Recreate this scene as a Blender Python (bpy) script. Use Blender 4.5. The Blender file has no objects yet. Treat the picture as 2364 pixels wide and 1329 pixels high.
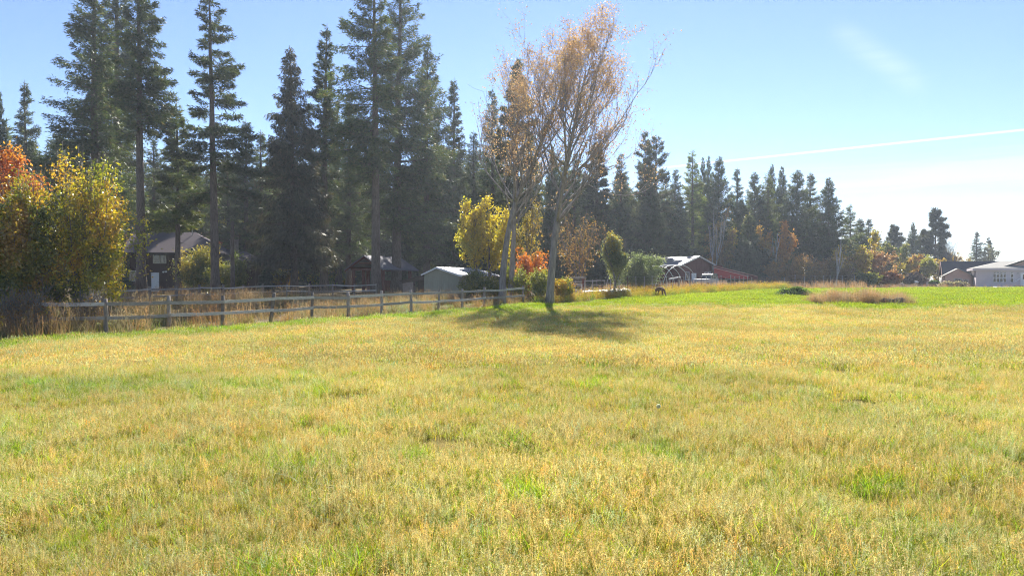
import bpy, bmesh, math, random
import numpy as np
from mathutils import Vector, Matrix

scene = bpy.context.scene
COL = scene.collection
R = math.radians

# ------------------------------------------------------------------ camera, sky, sun, exposure
cam = bpy.data.cameras.new('camera')
cam.sensor_width = 36.0
cam.lens = 36.0 * 1597.0 / 2364.0
cam.clip_start = 0.1
cam.clip_end = 60000.0
cam_ob = bpy.data.objects.new('camera', cam)
COL.objects.link(cam_ob)
cam_ob.location = (0.0, 0.0, 2.0)
cam_ob.rotation_euler = (R(90.0 - 0.70), 0.0, 0.0)
scene.camera = cam_ob

SUN_EL, SUN_AZ = 38.0, 7.0          # degrees; azimuth clockwise from +Y
world = bpy.data.worlds.new('World')
scene.world = world
world.use_nodes = True
nt = world.node_tree
nt.nodes.clear()
w_out = nt.nodes.new('ShaderNodeOutputWorld')
w_bg = nt.nodes.new('ShaderNodeBackground')
w_bg.inputs['Strength'].default_value = 0.060
sky = nt.nodes.new('ShaderNodeTexSky')
sky.sky_type = 'NISHITA'
sky.sun_disc = False
sky.sun_elevation = R(SUN_EL)
sky.sun_rotation = R(SUN_AZ)
sky.altitude = 900
sky.air_density = 1.0
sky.dust_density = 0.0
sky.ozone_density = 4.0
# thin cirrus streaks, by the direction looked in
tc = nt.nodes.new('ShaderNodeTexCoord')
sep = nt.nodes.new('ShaderNodeSeparateXYZ')
nt.links.new(tc.outputs['Generated'], sep.inputs[0])
mp = nt.nodes.new('ShaderNodeMapping')
mp.inputs['Scale'].default_value = (1.6, 1.6, 34.0)
mp.inputs['Rotation'].default_value = (0.0, R(1.0), 0.0)
nt.links.new(tc.outputs['Generated'], mp.inputs['Vector'])
nz = nt.nodes.new('ShaderNodeTexNoise')
nz.inputs['Scale'].default_value = 1.5
nz.inputs['Detail'].default_value = 6.0
nz.inputs['Roughness'].default_value = 0.55
nt.links.new(mp.outputs[0], nz.inputs['Vector'])
rampn = nt.nodes.new('ShaderNodeMapRange')
rampn.inputs['From Min'].default_value = 0.42
rampn.inputs['From Max'].default_value = 0.62
nt.links.new(nz.outputs['Fac'], rampn.inputs['Value'])
rampz = nt.nodes.new('ShaderNodeValToRGB')         # streaks lie low above the horizon
cr = rampz.color_ramp
cr.elements[0].position = 0.0; cr.elements[0].color = (0.75,) * 3 + (1,)
cr.elements[1].position = 0.168; cr.elements[1].color = (0, 0, 0, 1)
e = cr.elements.new(0.10); e.color = (0.85,) * 3 + (1,)
e = cr.elements.new(0.14); e.color = (0.5,) * 3 + (1,)
nt.links.new(sep.outputs['Z'], rampz.inputs['Fac'])
azm = nt.nodes.new('ShaderNodeMapRange')
azm.interpolation_type = 'SMOOTHSTEP'
azm.inputs['From Min'].default_value = 0.12
azm.inputs['From Max'].default_value = 0.55
azm.inputs['To Min'].default_value = 0.1
nt.links.new(sep.outputs['X'], azm.inputs['Value'])
m1 = nt.nodes.new('ShaderNodeMath'); m1.operation = 'MULTIPLY'
m2 = nt.nodes.new('ShaderNodeMath'); m2.operation = 'MULTIPLY'
nt.links.new(rampn.outputs[0], m1.inputs[0]); nt.links.new(rampz.outputs['Color'], m1.inputs[1])
nt.links.new(m1.outputs[0], m2.inputs[0]); nt.links.new(azm.outputs[0], m2.inputs[1])
cmix = nt.nodes.new('ShaderNodeMix'); cmix.data_type = 'RGBA'
cmix.inputs['B'].default_value = (5.6, 5.8, 6.1, 1.0)
nt.links.new(m2.outputs[0], cmix.inputs['Factor'])
stint = nt.nodes.new('ShaderNodeMix'); stint.data_type = 'RGBA'; stint.blend_type = 'MULTIPLY'; stint.inputs['Factor'].default_value = 1.0
stint.inputs['B'].default_value = (1.03, 0.975, 1.03, 1.0)
nt.links.new(sky.outputs['Color'], stint.inputs['A']); nt.links.new(stint.outputs['Result'], cmix.inputs['A'])
def streak(fac_in, col_in, a, b, width, strength, soft):
    """a straight streak of ice cloud between two directions in the sky"""
    a = Vector(a).normalized(); b = Vector(b).normalized()
    nrm = a.cross(b).normalized(); mid = (a + b).normalized(); half = a.angle(b) / 2
    def dot(v):
        q = nt.nodes.new('ShaderNodeVectorMath'); q.operation = 'DOT_PRODUCT'; q.inputs[1].default_value = v
        nt.links.new(nor.outputs[0], q.inputs[0]); return q.outputs['Value']
    def rng(v, f0, f1, t0, t1):
        q = nt.nodes.new('ShaderNodeMapRange'); q.interpolation_type = 'SMOOTHSTEP'
        for k_, x_ in zip(('From Min', 'From Max', 'To Min', 'To Max'), (f0, f1, t0, t1)): q.inputs[k_].default_value = x_
        nt.links.new(v, q.inputs['Value']); return q.outputs[0]
    def mth(op, u, v):
        q = nt.nodes.new('ShaderNodeMath'); q.operation = op
        for k_, x_ in enumerate((u, v)):
            if isinstance(x_, float): q.inputs[k_].default_value = x_
            else: nt.links.new(x_, q.inputs[k_])
        return q.outputs[0]
    across = mth('ABSOLUTE', dot(nrm), 0.0)
    along = dot(mid)
    m_ = mth('MULTIPLY', rng(across, 0.0, width, 1.0, 0.0), rng(along, math.cos(half), math.cos(half * soft), 0.0, 1.0))
    m_ = mth('MULTIPLY', mth('MULTIPLY', m_, mth('ADD', mth('MULTIPLY', nz.outputs['Fac'], 2.4), -0.2)), strength)
    x_ = nt.nodes.new('ShaderNodeMix'); x_.data_type = 'RGBA'; x_.inputs['B'].default_value = (9.5, 9.7, 10.0, 1.0)
    nt.links.new(m_, x_.inputs['Factor']); nt.links.new(col_in, x_.inputs['A'])
    return x_.outputs['Result']
nor = nt.nodes.new('ShaderNodeVectorMath'); nor.operation = 'NORMALIZE'; nt.links.new(tc.outputs['Generated'], nor.inputs[0])
def sky_dir(px, py): return ((px - 1182) / 1597.0, 1.0, (645 - py) / 1597.0)
c_ = streak(None, cmix.outputs['Result'], sky_dir(1480, 393), sky_dir(3400, 192), 0.0021, 0.55, 0.86)
c_ = streak(None, c_, sky_dir(1900, 50), sky_dir(2150, 220), 0.024, 0.10, 0.1)
nt.links.new(c_, w_bg.inputs['Color'])
nt.links.new(w_bg.outputs[0], w_out.inputs['Surface'])

sun = bpy.data.lights.new('sun', 'SUN')
sun.energy = 4.6
sun.angle = R(0.53)
sun.color = (1.0, 0.955, 0.88)
sun_ob = bpy.data.objects.new('sun', sun)
COL.objects.link(sun_ob)
sd = Vector((math.sin(R(SUN_AZ)) * math.cos(R(SUN_EL)), math.cos(R(SUN_AZ)) * math.cos(R(SUN_EL)), math.sin(R(SUN_EL))))
sun_ob.rotation_euler = sd.to_track_quat('Z', 'Y').to_euler()
sun_ob.location = sd * 100

vs = scene.view_settings
scene.display_settings.display_device = 'sRGB'
vs.view_transform = 'Standard'
vs.look = 'None'
vs.exposure = 1.5
vs.gamma = 1.0
vs.use_curve_mapping = False
scene.render.engine = 'CYCLES'
cy = scene.cycles
cy.use_denoising = True
cy.denoising_prefilter = 'NONE'
cy.pixel_filter_type = 'BLACKMAN_HARRIS'
cy.filter_width = 1.1
cy.max_bounces = 7
cy.diffuse_bounces = 3
cy.glossy_bounces = 2
cy.transmission_bounces = 5
cy.transparent_max_bounces = 8
cy.volume_bounces = 0
cy.sample_clamp_indirect = 6.0
cy.use_adaptive_sampling = True
cy.adaptive_threshold = 0.02
cy.caustics_reflective = False
cy.caustics_refractive = False

# ------------------------------------------------------------------ helpers
FPX = 1597.0

def smooth(t):
    t = np.clip(t, 0.0, 1.0)
    return t * t * (3 - 2 * t)

def terrain(x, y):
    x = np.asarray(x, float); y = np.asarray(y, float)
    z = 0.9 * smooth((y - 28) / 62.0)
    z = z + 0.25 * smooth((x - 3) / 8.0) * smooth((y - 35) / 12.0) * (1 - smooth((y - 60) / 30.0))
    z = z + 0.035 * np.sin(x * 0.55 + 1.3) * np.sin(y * 0.43) + 0.02 * np.sin(x * 1.7 + y * 0.9)
    return z

def X_at(px, d):
    return (px - 1182.0) / FPX * d

def at(px, d, dz=0.0):
    """a ground point in the direction of photo column px, d metres ahead"""
    x = X_at(px, d)
    return Vector((x, d, float(terrain(x, d)) + dz))

def height_at(py, d):
    return 2.0 + (645.0 - py) / FPX * d

def vnoise(x, y, scale, seed=0):
    """smooth value noise, 0..1"""
    x = np.asarray(x, float) / scale; y = np.asarray(y, float) / scale
    xi = np.floor(x).astype(np.int64); yi = np.floor(y).astype(np.int64)
    fx = smooth(x - xi); fy = smooth(y - yi)
    def h(a, b):
        n = (a * 374761393 + b * 668265263 + seed * 144665) & 0x7fffffff
        n = ((n ^ (n >> 13)) * 1274126177) & 0x7fffffff
        return ((n ^ (n >> 16)) & 0xffff) / 65535.0
    return (h(xi, yi) * (1 - fx) + h(xi + 1, yi) * fx) * (1 - fy) + (h(xi, yi + 1) * (1 - fx) + h(xi + 1, yi + 1) * fx) * fy

class MB:
    """collects vertices and faces (3- or 4-gons) with a material slot and a colour, and links them as ONE mesh object"""
    def __init__(self):
        self.v = []; self.c = []; self.t = []; self.q = []; self.tm = []; self.qm = []; self.n = 0
    def add(self, v, f, mat=0, col=None):
        v = np.asarray(v, float).reshape(-1, 3); f = np.asarray(f, int)
        if len(f) == 0: return self
        if col is None: col = np.ones((len(v), 3))
        col = np.broadcast_to(np.asarray(col, float), (len(v), 3))
        self.v.append(v); self.c.append(col)
        if f.shape[1] == 3:
            self.t.append(f + self.n); self.tm.append(np.full(len(f), mat))
        else:
            self.q.append(f + self.n); self.qm.append(np.full(len(f), mat))
        self.n += len(v)
        return self
    def box(self, x0, x1, y0, y1, z0, z1, mat=0):
        v = [(x0, y0, z0), (x1, y0, z0), (x1, y1, z0), (x0, y1, z0), (x0, y0, z1), (x1, y0, z1), (x1, y1, z1), (x0, y1, z1)]
        f = [(0, 3, 2, 1), (4, 5, 6, 7), (0, 1, 5, 4), (1, 2, 6, 5), (2, 3, 7, 6), (3, 0, 4, 7)]
        return self.add(v, f, mat)
    def hexa(self, v, mat=0):
        """eight corners: four below (counter-clockwise from above), four above"""
        f = [(0, 3, 2, 1), (4, 5, 6, 7), (0, 1, 5, 4), (1, 2, 6, 5), (2, 3, 7, 6), (3, 0, 4, 7)]
        return self.add(v, f, mat)
    def slab(self, quad, t, mat=0):
        """a plate of thickness t below the quad (a, b, c, d)"""
        q = [Vector(p) for p in quad]
        n = (q[1] - q[0]).cross(q[3] - q[0]).normalized()
        if n.z < 0: n = -n; q = [q[0], q[3], q[2], q[1]]
        return self.hexa([p - n * t for p in q] + q, mat)
    def bar(self, a, b, w, h, mat=0):
        """a beam from a to b, w wide and h high"""
        a = Vector(a); b = Vector(b); d = (b - a).normalized()
        up = Vector((0, 0, 1)) if abs(d.z) < 0.95 else Vector((0, 1, 0))
        s = d.cross(up).normalized() * w / 2; u = s.cross(d).normalized() * h / 2
        return self.hexa([a - s - u, a + s - u, b + s - u, b - s - u, a - s + u, a + s + u, b + s + u, b - s + u], mat)
    def tube(self, path, rad, sides=6, mat=0, col=None):
        path = np.asarray(path, float); n = len(path)
        rad = np.broadcast_to(np.asarray(rad, float), (n,))
        tan = np.gradient(path, axis=0)
        tan /= np.linalg.norm(tan, axis=1)[:, None] + 1e-9
        ref = np.array([0.31, 0.95, 0.05]) if abs(tan[0] @ np.array([0.31, 0.95, 0.05])) < 0.9 else np.array([1.0, 0, 0])
        s = np.cross(tan, ref); s /= np.linalg.norm(s, axis=1)[:, None] + 1e-9
        u = np.cross(s, tan)
        a = np.arange(sides) / sides * 2 * np.pi
        v = path[:, None] + rad[:, None, None] * (np.cos(a)[None, :, None] * s[:, None] + np.sin(a)[None, :, None] * u[:, None])
        i = np.arange(n - 1)[:, None] * sides; j = np.arange(sides)[None, :]; k = (j + 1) % sides
        f = np.stack([i + j, i + k, i + sides + k, i + sides + j], -1).reshape(-1, 4)
        self.add(v.reshape(-1, 3), f, mat, col)
        cap = [(int((n - 1) * sides), int((n - 1) * sides + q), int((n - 1) * sides + q + 1)) for q in range(1, sides - 1)]
        cap += [(0, q + 1, q) for q in range(1, sides - 1)]
        f2 = np.asarray(cap) + self.n - n * sides
        self.t.append(f2); self.tm.append(np.full(len(f2), mat))
        return self
    def mesh(self, name, mats, smooth_shade=False):
        me = bpy.data.meshes.new(name)
        v = np.concatenate(self.v) if self.v else np.zeros((0, 3))
        q = np.concatenate(self.q) if self.q else np.zeros((0, 4), int)
        t = np.concatenate(self.t) if self.t else np.zeros((0, 3), int)
        me.vertices.add(len(v)); me.vertices.foreach_set('co', v.astype(np.float32).ravel())
        loops = np.concatenate([q.ravel(), t.ravel()])
        me.loops.add(len(loops)); me.loops.foreach_set('vertex_index', loops.astype(np.int32))
        me.polygons.add(len(q) + len(t))
        ls = np.concatenate([np.arange(len(q)) * 4, len(q) * 4 + np.arange(len(t)) * 3])
        me.polygons.foreach_set('loop_start', ls.astype(np.int32))
        mi = np.concatenate([np.concatenate(self.qm) if self.qm else np.zeros(0, int), np.concatenate(self.tm) if self.tm else np.zeros(0, int)])
        me.polygons.foreach_set('material_index', mi.astype(np.int32))
        me.polygons.foreach_set('use_smooth', np.full(len(mi), smooth_shade))
        at_ = me.attributes.new('tint', 'FLOAT_COLOR', 'POINT')
        c = np.concatenate(self.c) if self.c else np.zeros((0, 3))
        at_.data.foreach_set('color', np.concatenate([c, np.ones((len(c), 1))], 1).astype(np.float32).ravel())
        for m in (mats if isinstance(mats, (list, tuple)) else [mats]): me.materials.append(m)
        me.update(calc_edges=True)
        me.validate()
        return me
    def build(self, name, mats, parent=None, smooth_shade=False, kind=None):
        o = bpy.data.objects.new(name, self.mesh(name, mats, smooth_shade))
        COL.objects.link(o)
        if parent is not None: o.parent = parent
        if kind: o['kind'] = kind
        return o

def empty(name, loc=(0, 0, 0), rz=0.0):
    o = bpy.data.objects.new(name, None)
    o.empty_display_size = 0.3
    o.location = loc; o.rotation_euler = (0, 0, rz)
    COL.objects.link(o)
    return o

def tag(o, label=None, cat=None, group=None, kind=None):
    if label: o['label'] = label
    if cat: o['category'] = cat
    if group: o['group'] = group
    if kind: o['kind'] = kind
    return o

def copy_tree(o, parent=None):
    c = o.copy(); COL.objects.link(c); c.parent = parent
    for ch in list(o.children): copy_tree(ch, c)
    return c

# ------------------------------------------------------------------ materials
def mat_base(name):
    m = bpy.data.materials.new(name); m.use_nodes = True
    n = m.node_tree; n.nodes.clear()
    return m, n, n.nodes.new('ShaderNodeOutputMaterial')

def simple(name, col, rough=0.7, metal=0.0, noise=0.0, nscale=6.0, bump=0.0, stretch=(1, 1, 1), spec=0.3, dark=None):
    """principled surface, mottled between two tones by object-space noise"""
    m, n, out = mat_base(name)
    p = n.nodes.new('ShaderNodeBsdfPrincipled')
    p.inputs['Roughness'].default_value = rough
    p.inputs['Metallic'].default_value = metal
    p.inputs['Specular IOR Level'].default_value = spec
    p.inputs['Base Color'].default_value = (*col, 1)
    if noise or bump:
        t = n.nodes.new('ShaderNodeTexCoord'); mpn = n.nodes.new('ShaderNodeMapping')
        mpn.inputs['Scale'].default_value = stretch
        n.links.new(t.outputs['Object'], mpn.inputs['Vector'])
        z = n.nodes.new('ShaderNodeTexNoise'); z.inputs['Scale'].default_value = nscale
        z.inputs['Detail'].default_value = 6; z.inputs['Roughness'].default_value = 0.65
        n.links.new(mpn.outputs[0], z.inputs['Vector'])
        if noise:
            mx = n.nodes.new('ShaderNodeMix'); mx.data_type = 'RGBA'
            d = dark or tuple(c * (1 - noise) for c in col)
            mx.inputs['A'].default_value = (*d, 1); mx.inputs['B'].default_value = (*[min(1, c * (1 + noise * 0.6)) for c in col], 1)
            mr = n.nodes.new('ShaderNodeMapRange'); mr.inputs['From Min'].default_value = 0.3; mr.inputs['From Max'].default_value = 0.7
            n.links.new(z.outputs['Fac'], mr.inputs['Value']); n.links.new(mr.outputs[0], mx.inputs['Factor'])
            n.links.new(mx.outputs['Result'], p.inputs['Base Color'])
        if bump:
            b = n.nodes.new('ShaderNodeBump'); b.inputs['Strength'].default_value = bump; b.inputs['Distance'].default_value = 0.03
            n.links.new(z.outputs['Fac'], b.inputs['Height']); n.links.new(b.outputs[0], p.inputs['Normal'])
    n.links.new(p.outputs[0], out.inputs[0])
    return m

def leafy(name, trans=0.45, gloss=0.06, rough=0.45, rnd=0.15, inst_mix=None, trans_gain=(1.25, 1.15, 0.6)):
    """thin leaf: diffuse + light passing through + a slight sheen; colour from the mesh's own tint"""
    m, n, out = mat_base(name)
    a = n.nodes.new('ShaderNodeAttribute'); a.attribute_name = 'tint'
    colr = a.outputs['Color']
    if inst_mix:
        ia = n.nodes.new('ShaderNodeAttribute'); ia.attribute_type = 'INSTANCER'; ia.attribute_name = 'hue'
        mu = n.nodes.new('ShaderNodeMix'); mu.data_type = 'RGBA'; mu.blend_type = 'MULTIPLY'; mu.inputs['Factor'].default_value = 1.0
        n.links.new(colr, mu.inputs['A']); n.links.new(ia.outputs['Color'], mu.inputs['B'])
        colr = mu.outputs['Result']
    elif rnd:
        oi = n.nodes.new('ShaderNodeObjectInfo')
        hs = n.nodes.new('ShaderNodeHueSaturation')
        mr = n.nodes.new('ShaderNodeMapRange'); mr.inputs['To Min'].default_value = 1 - rnd; mr.inputs['To Max'].default_value = 1 + rnd
        n.links.new(oi.outputs['Random'], mr.inputs['Value']); n.links.new(mr.outputs[0], hs.inputs['Value'])
        n.links.new(colr, hs.inputs['Color']); colr = hs.outputs['Color']
    df = n.nodes.new('ShaderNodeBsdfDiffuse'); n.links.new(colr, df.inputs['Color'])
    tr = n.nodes.new('ShaderNodeBsdfTranslucent')
    g = n.nodes.new('ShaderNodeMix'); g.data_type = 'RGBA'; g.blend_type = 'MULTIPLY'; g.inputs['Factor'].default_value = 1.0
    g.inputs['B'].default_value = (*trans_gain, 1); n.links.new(colr, g.inputs['A'])
    n.links.new(g.outputs['Result'], tr.inputs['Color'])
    mx = n.nodes.new('ShaderNodeMixShader'); mx.inputs['Fac'].default_value = trans
    n.links.new(df.outputs[0], mx.inputs[1]); n.links.new(tr.outputs[0], mx.inputs[2])
    gl = n.nodes.new('ShaderNodeBsdfGlossy'); gl.inputs['Roughness'].default_value = rough; gl.inputs['Color'].default_value = (0.9, 0.9, 0.85, 1)
    m2 = n.nodes.new('ShaderNodeMixShader'); m2.inputs['Fac'].default_value = gloss
    n.links.new(mx.outputs[0], m2.inputs[1]); n.links.new(gl.outputs[0], m2.inputs[2])
    n.links.new(m2.outputs[0], out.inputs[0])
    return m

M = {}
M['grass'] = leafy('grass_blades', trans=0.5, gloss=0.025, rough=0.6, inst_mix=True, trans_gain=(1.1, 1.15, 0.7))
M['needle'] = leafy('conifer_needles', trans=0.4, gloss=0.07, rough=0.5, rnd=0.28)
M['leaf'] = leafy('broad_leaves', trans=0.55, gloss=0.07, rough=0.4, rnd=0.05, trans_gain=(1.05, 1.1, 0.65))
M['bark'] = simple('fir_bark', (0.15, 0.115, 0.095), 0.9, noise=0.55, nscale=5.0, bump=0.9, stretch=(2.2, 2.2, 0.5))
M['bark_grey'] = simple('grey_bark', (0.20, 0.18, 0.16), 0.9, noise=0.5, nscale=5.0, bump=0.7, stretch=(2, 2, 0.6))
M['bark_pale'] = simple('cottonwood_bark', (0.28, 0.25, 0.23), 0.9, noise=0.5, nscale=4.0, bump=0.9, stretch=(2.5, 2.5, 0.4))
M['bark_white'] = simple('birch_bark', (0.45, 0.43, 0.4), 0.8, noise=0.35, nscale=3.0, stretch=(0.6, 0.6, 3))
M['weathered'] = simple('weathered_wood', (0.46, 0.43, 0.395), 0.85, noise=0.45, nscale=7.0, bump=0.6, stretch=(0.5, 1, 6))
M['post'] = simple('fence_post_wood', (0.30, 0.255, 0.215), 0.9, noise=0.5, nscale=6.0, bump=0.8, stretch=(4, 4, 0.6))
M['brown_wall'] = simple('dark_brown_siding', (0.055, 0.024, 0.018), 0.75, noise=0.3, nscale=3.0, stretch=(6, 6, 0.4))
M['brown_trim'] = simple('dark_trim', (0.03, 0.018, 0.015), 0.7)
M['shingle'] = simple('grey_shingles', (0.15, 0.125, 0.13), 0.95, spec=0.06, noise=0.25, nscale=9.0, bump=0.5, stretch=(0.5, 3, 3))
M['white'] = simple('white_paint', (0.78, 0.78, 0.77), 0.5, noise=0.08, nscale=3)
M['cream'] = simple('cream_frame', (0.65, 0.62, 0.5), 0.5)
M['glass'] = simple('window_glass', (0.012, 0.015, 0.02), 0.06, spec=0.6)
M['brick'] = simple('chimney_stone', (0.26, 0.21, 0.19), 0.9, noise=0.4, nscale=8)
M['cedar'] = simple('red_cedar', (0.16, 0.055, 0.04), 0.8, noise=0.35, nscale=4, stretch=(4, 4, 0.5))
M['roof_dark'] = simple('slate_grey_roof', (0.17, 0.155, 0.18), 0.8, noise=0.25, nscale=8, bump=0.4)
M['green_metal'] = simple('pale_green_siding', (0.34, 0.325, 0.24), 0.8, spec=0.1, noise=0.14, nscale=1.6, stretch=(1, 1, 0.4))
M['tin'] = simple('galvanised_roofing', (0.50, 0.49, 0.49), 0.4, metal=0.7, noise=0.4, nscale=2.5)
M['plywood'] = simple('weathered_plywood', (0.32, 0.23, 0.18), 0.9, noise=0.3, nscale=4)
M['shed_brown'] = simple('brown_boards', (0.10, 0.065, 0.05), 0.85, noise=0.35, nscale=4)
M['barn_red'] = simple('dark_red_siding', (0.12, 0.022, 0.022), 0.7, noise=0.3, nscale=3, stretch=(5, 5, 0.4))
M['bright_red'] = simple('red_panels', (0.42, 0.03, 0.03), 0.5, noise=0.2, nscale=2)
M['barn_roof'] = simple('brown_metal_roof', (0.33, 0.28, 0.27), 0.5, noise=0.25, nscale=3)
M['pvc'] = simple('white_pipe', (0.55, 0.55, 0.56), 0.4)
M['steel'] = simple('galvanised_steel', (0.42, 0.41, 0.40), 0.55, metal=0.3, noise=0.2)
M['rust'] = simple('rusty_steel', (0.16, 0.10, 0.075), 0.8, noise=0.4, nscale=12)
M['truck_green'] = simple('faded_green_paint', (0.05, 0.11, 0.11), 0.4, noise=0.2, nscale=3)
M['truck_white'] = simple('chalky_white_paint', (0.40, 0.41, 0.41), 0.6, noise=0.2, nscale=3)
M['rubber'] = simple('black_rubber', (0.02, 0.02, 0.02), 0.85)
M['mauve_wall'] = simple('mauve_grey_siding', (0.60, 0.53, 0.55), 0.75, noise=0.06, nscale=1.0)
M['salmon_wall'] = simple('tan_pink_siding', (0.62, 0.40, 0.32), 0.75, noise=0.10, nscale=2.0)
M['house_roof'] = simple('taupe_shingles', (0.33, 0.31, 0.27), 0.85, noise=0.2, nscale=9, bump=0.4)
M['navy_roof'] = simple('charcoal_shingles', (0.016, 0.021, 0.04), 0.95, spec=0.02, noise=0.2, nscale=9, bump=0.4)
M['concrete'] = simple('pale_concrete', (0.62, 0.60, 0.57), 0.85, noise=0.12, nscale=1.2)
M['plastic_sheet'] = simple('white_ground_sheet', (0.75, 0.75, 0.74), 0.45, noise=0.1, nscale=1.0)
M['container_red'] = simple('faded_red_steel', (0.25, 0.06, 0.07), 0.6, noise=0.2)
M['soil'] = simple('brown_soil', (0.12, 0.075, 0.055), 0.95, noise=0.4, nscale=3, bump=0.8)
M['log'] = simple('rotten_log', (0.13, 0.115, 0.105), 0.95, noise=0.5, nscale=4, bump=0.9)
M['rock'] = simple('grey_rock', (0.19, 0.175, 0.165), 0.95, noise=0.4, nscale=4, bump=0.8)
M['deer'] = simple('deer_coat', (0.20, 0.115, 0.07), 0.9, noise=0.3, nscale=7)
M['deer_pale'] = simple('deer_rump', (0.6, 0.52, 0.42), 0.9)
M['deer_dark'] = simple('deer_face', (0.05, 0.035, 0.028), 0.8)
M['black'] = simple('black_plastic', (0.02, 0.02, 0.022), 0.6)

# rails and posts weather unevenly: each piece its own tone
for k_ in ('weathered', 'post'):
    n = M[k_].node_tree; p = n.nodes['Principled BSDF']
    src = p.inputs['Base Color'].links[0].from_socket
    oi = n.nodes.new('ShaderNodeObjectInfo'); hs = n.nodes.new('ShaderNodeHueSaturation'); mr = n.nodes.new('ShaderNodeMapRange')
    mr.inputs['To Min'].default_value = 0.6; mr.inputs['To Max'].default_value = 1.3
    n.links.new(oi.outputs['Random'], mr.inputs['Value']); n.links.new(mr.outputs[0], hs.inputs['Value'])
    n.links.new(src, hs.inputs['Color']); n.links.new(hs.outputs['Color'], p.inputs['Base Color'])

# ------------------------------------------------------------------ ground
FX = np.array([-400., -60., -17., -14.7, 0.8, 3.2, 12.4, 28., 44., 75., 150., 400.])
FY = np.array([8., 14., 21.9, 24.9, 48.8, 50.5, 56.5, 76., 85., 96., 112., 130.])
def field_edge(x):
    return np.interp(x, FX, FY)
def green_amount(x, y):
    """0 = ripe golden grass, 1 = lush green grass; one patch is tree shade painted as green"""
    x = np.asarray(x, float); y = np.asarray(y, float)
    ed = field_edge(x) - y
    wob = vnoise(x, y, 3.0, 5) - 0.5
    g = 0.95 * smooth((y - 40.5 + 5.0 * wob + 0.02 * (x - 10)) / 4.5) * smooth((x + 4) / 10.0)
    g = np.maximum(g, 0.85 * (1 - smooth((ed - 3.2 + 3 * wob) / 4.0)))
    sw = np.exp(-((y - (12.3 + 0.10 * (x + 8) + 1.2 * wob)) / 1.15) ** 2) * smooth((-1.8 - x) / 3.5)
    g = np.maximum(g, 0.8 * sw)
    g = np.maximum(g, 0.55 * np.exp(-((x - 1.0) / 5.0) ** 2 - ((y - 38) / 8.0) ** 2))  # shade below the cottonwoods, put into the grass colour as a greener patch
    g = np.maximum(g, 0.75 * smooth((-5.0 - x - 0.25 * (y - 8)) / 1.5) * smooth((11 - y) / 3))
    n = vnoise(x, y, 1.6, 11) * 0.65 + vnoise(x, y, 0.6, 12) * 0.35
    g = np.maximum(g, 0.30 * smooth((n - 0.55) / 0.25))
    return np.clip(g + 0.10 * (vnoise(x, y, 5.0, 7) - 0.5), 0, 1)

def axis(parts):
    out = []
    for a, b, s in parts: out += list(np.arange(a, b, s))
    return np.array(out + [parts[-1][1]])
gx = axis([(-6000, -1000, 1000), (-1000, -200, 100), (-200, -80, 10), (-80, 120, 1.0), (120, 240, 10), (240, 1000, 95), (1000, 6000, 1000)])
gy = axis([(-600, -60, 60), (-60, -2, 6), (-2, 40, 0.7), (40, 130, 1.3), (130, 300, 15), (300, 1500, 150), (1500, 9000, 1500)])
GX, GY = np.meshgrid(gx, gy)
GZ = terrain(GX, GY)
ny, nx = GX.shape
ii = np.arange(ny - 1)[:, None] * nx + np.arange(nx - 1)[None, :]
gf = np.stack([ii, ii + 1, ii + nx + 1, ii + nx], -1).reshape(-1, 4)
inf = GY < field_edge(GX)
ga = green_amount(GX, GY)[..., None]
gold = np.array([0.36, 0.27, 0.065]); grn = np.array([0.19, 0.22, 0.025]); dirt = np.array([0.085, 0.066, 0.035]); dry = np.array([0.20, 0.145, 0.06])
gcol = gold * (1 - ga) + grn * ga
nb = vnoise(GX, GY, 6, 21)[..., None]
yard = dirt * (1 - nb) + dry * nb
yg = smooth((vnoise(GX, GY, 9, 23) - 0.45) / 0.2)[..., None] * (GX < 3)[..., None] * (GY < 55)[..., None]
yard = yard * (1 - yg) + np.array([0.11, 0.14, 0.03]) * yg
gcol = gcol * (0.6 + 0.4 * smooth((GY - 14) / 26.0))[..., None]      # near by, the bare soil shows between the tufts
edge_w = smooth((GY - field_edge(GX)) / 2.0)[..., None]
gcol = gcol * (1 - edge_w) + yard * edge_w
m, n, out = mat_base('meadow_soil')
p = n.nodes.new('ShaderNodeBsdfPrincipled'); p.inputs['Roughness'].default_value = 0.95; p.inputs['Specular IOR Level'].default_value = 0.1
a = n.nodes.new('ShaderNodeAttribute'); a.attribute_name = 'tint'
t = n.nodes.new('ShaderNodeTexCoord')
z1 = n.nodes.new('ShaderNodeTexNoise'); z1.inputs['Scale'].default_value = 7.0; z1.inputs['Detail'].default_value = 8; z1.inputs['Roughness'].default_value = 0.7
n.links.new(t.outputs['Object'], z1.inputs['Vector'])
mr = n.nodes.new('ShaderNodeMapRange'); mr.inputs['From Min'].default_value = 0.3; mr.inputs['From Max'].default_value = 0.7; mr.inputs['To Min'].default_value = 0.6; mr.inputs['To Max'].default_value = 1.15
n.links.new(z1.outputs['Fac'], mr.inputs['Value'])
mx = n.nodes.new('ShaderNodeMix'); mx.data_type = 'RGBA'; mx.blend_type = 'MULTIPLY'; mx.inputs['Factor'].default_value = 1
n.links.new(a.outputs['Color'], mx.inputs['A']); n.links.new(mr.outputs[0], mx.inputs['B'])
n.links.new(mx.outputs['Result'], p.inputs['Base Color'])
bp = n.nodes.new('ShaderNodeBump'); bp.inputs['Strength'].default_value = 0.6; bp.inputs['Distance'].default_value = 0.06
n.links.new(z1.outputs['Fac'], bp.inputs['Height']); n.links.new(bp.outputs[0], p.inputs['Normal'])
n.links.new(p.outputs[0], out.inputs[0])
M['soil_field'] = m
g = MB(); g.add(np.stack([GX, GY, GZ], -1).reshape(-1, 3), gf, 0, gcol.reshape(-1, 3))
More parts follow.
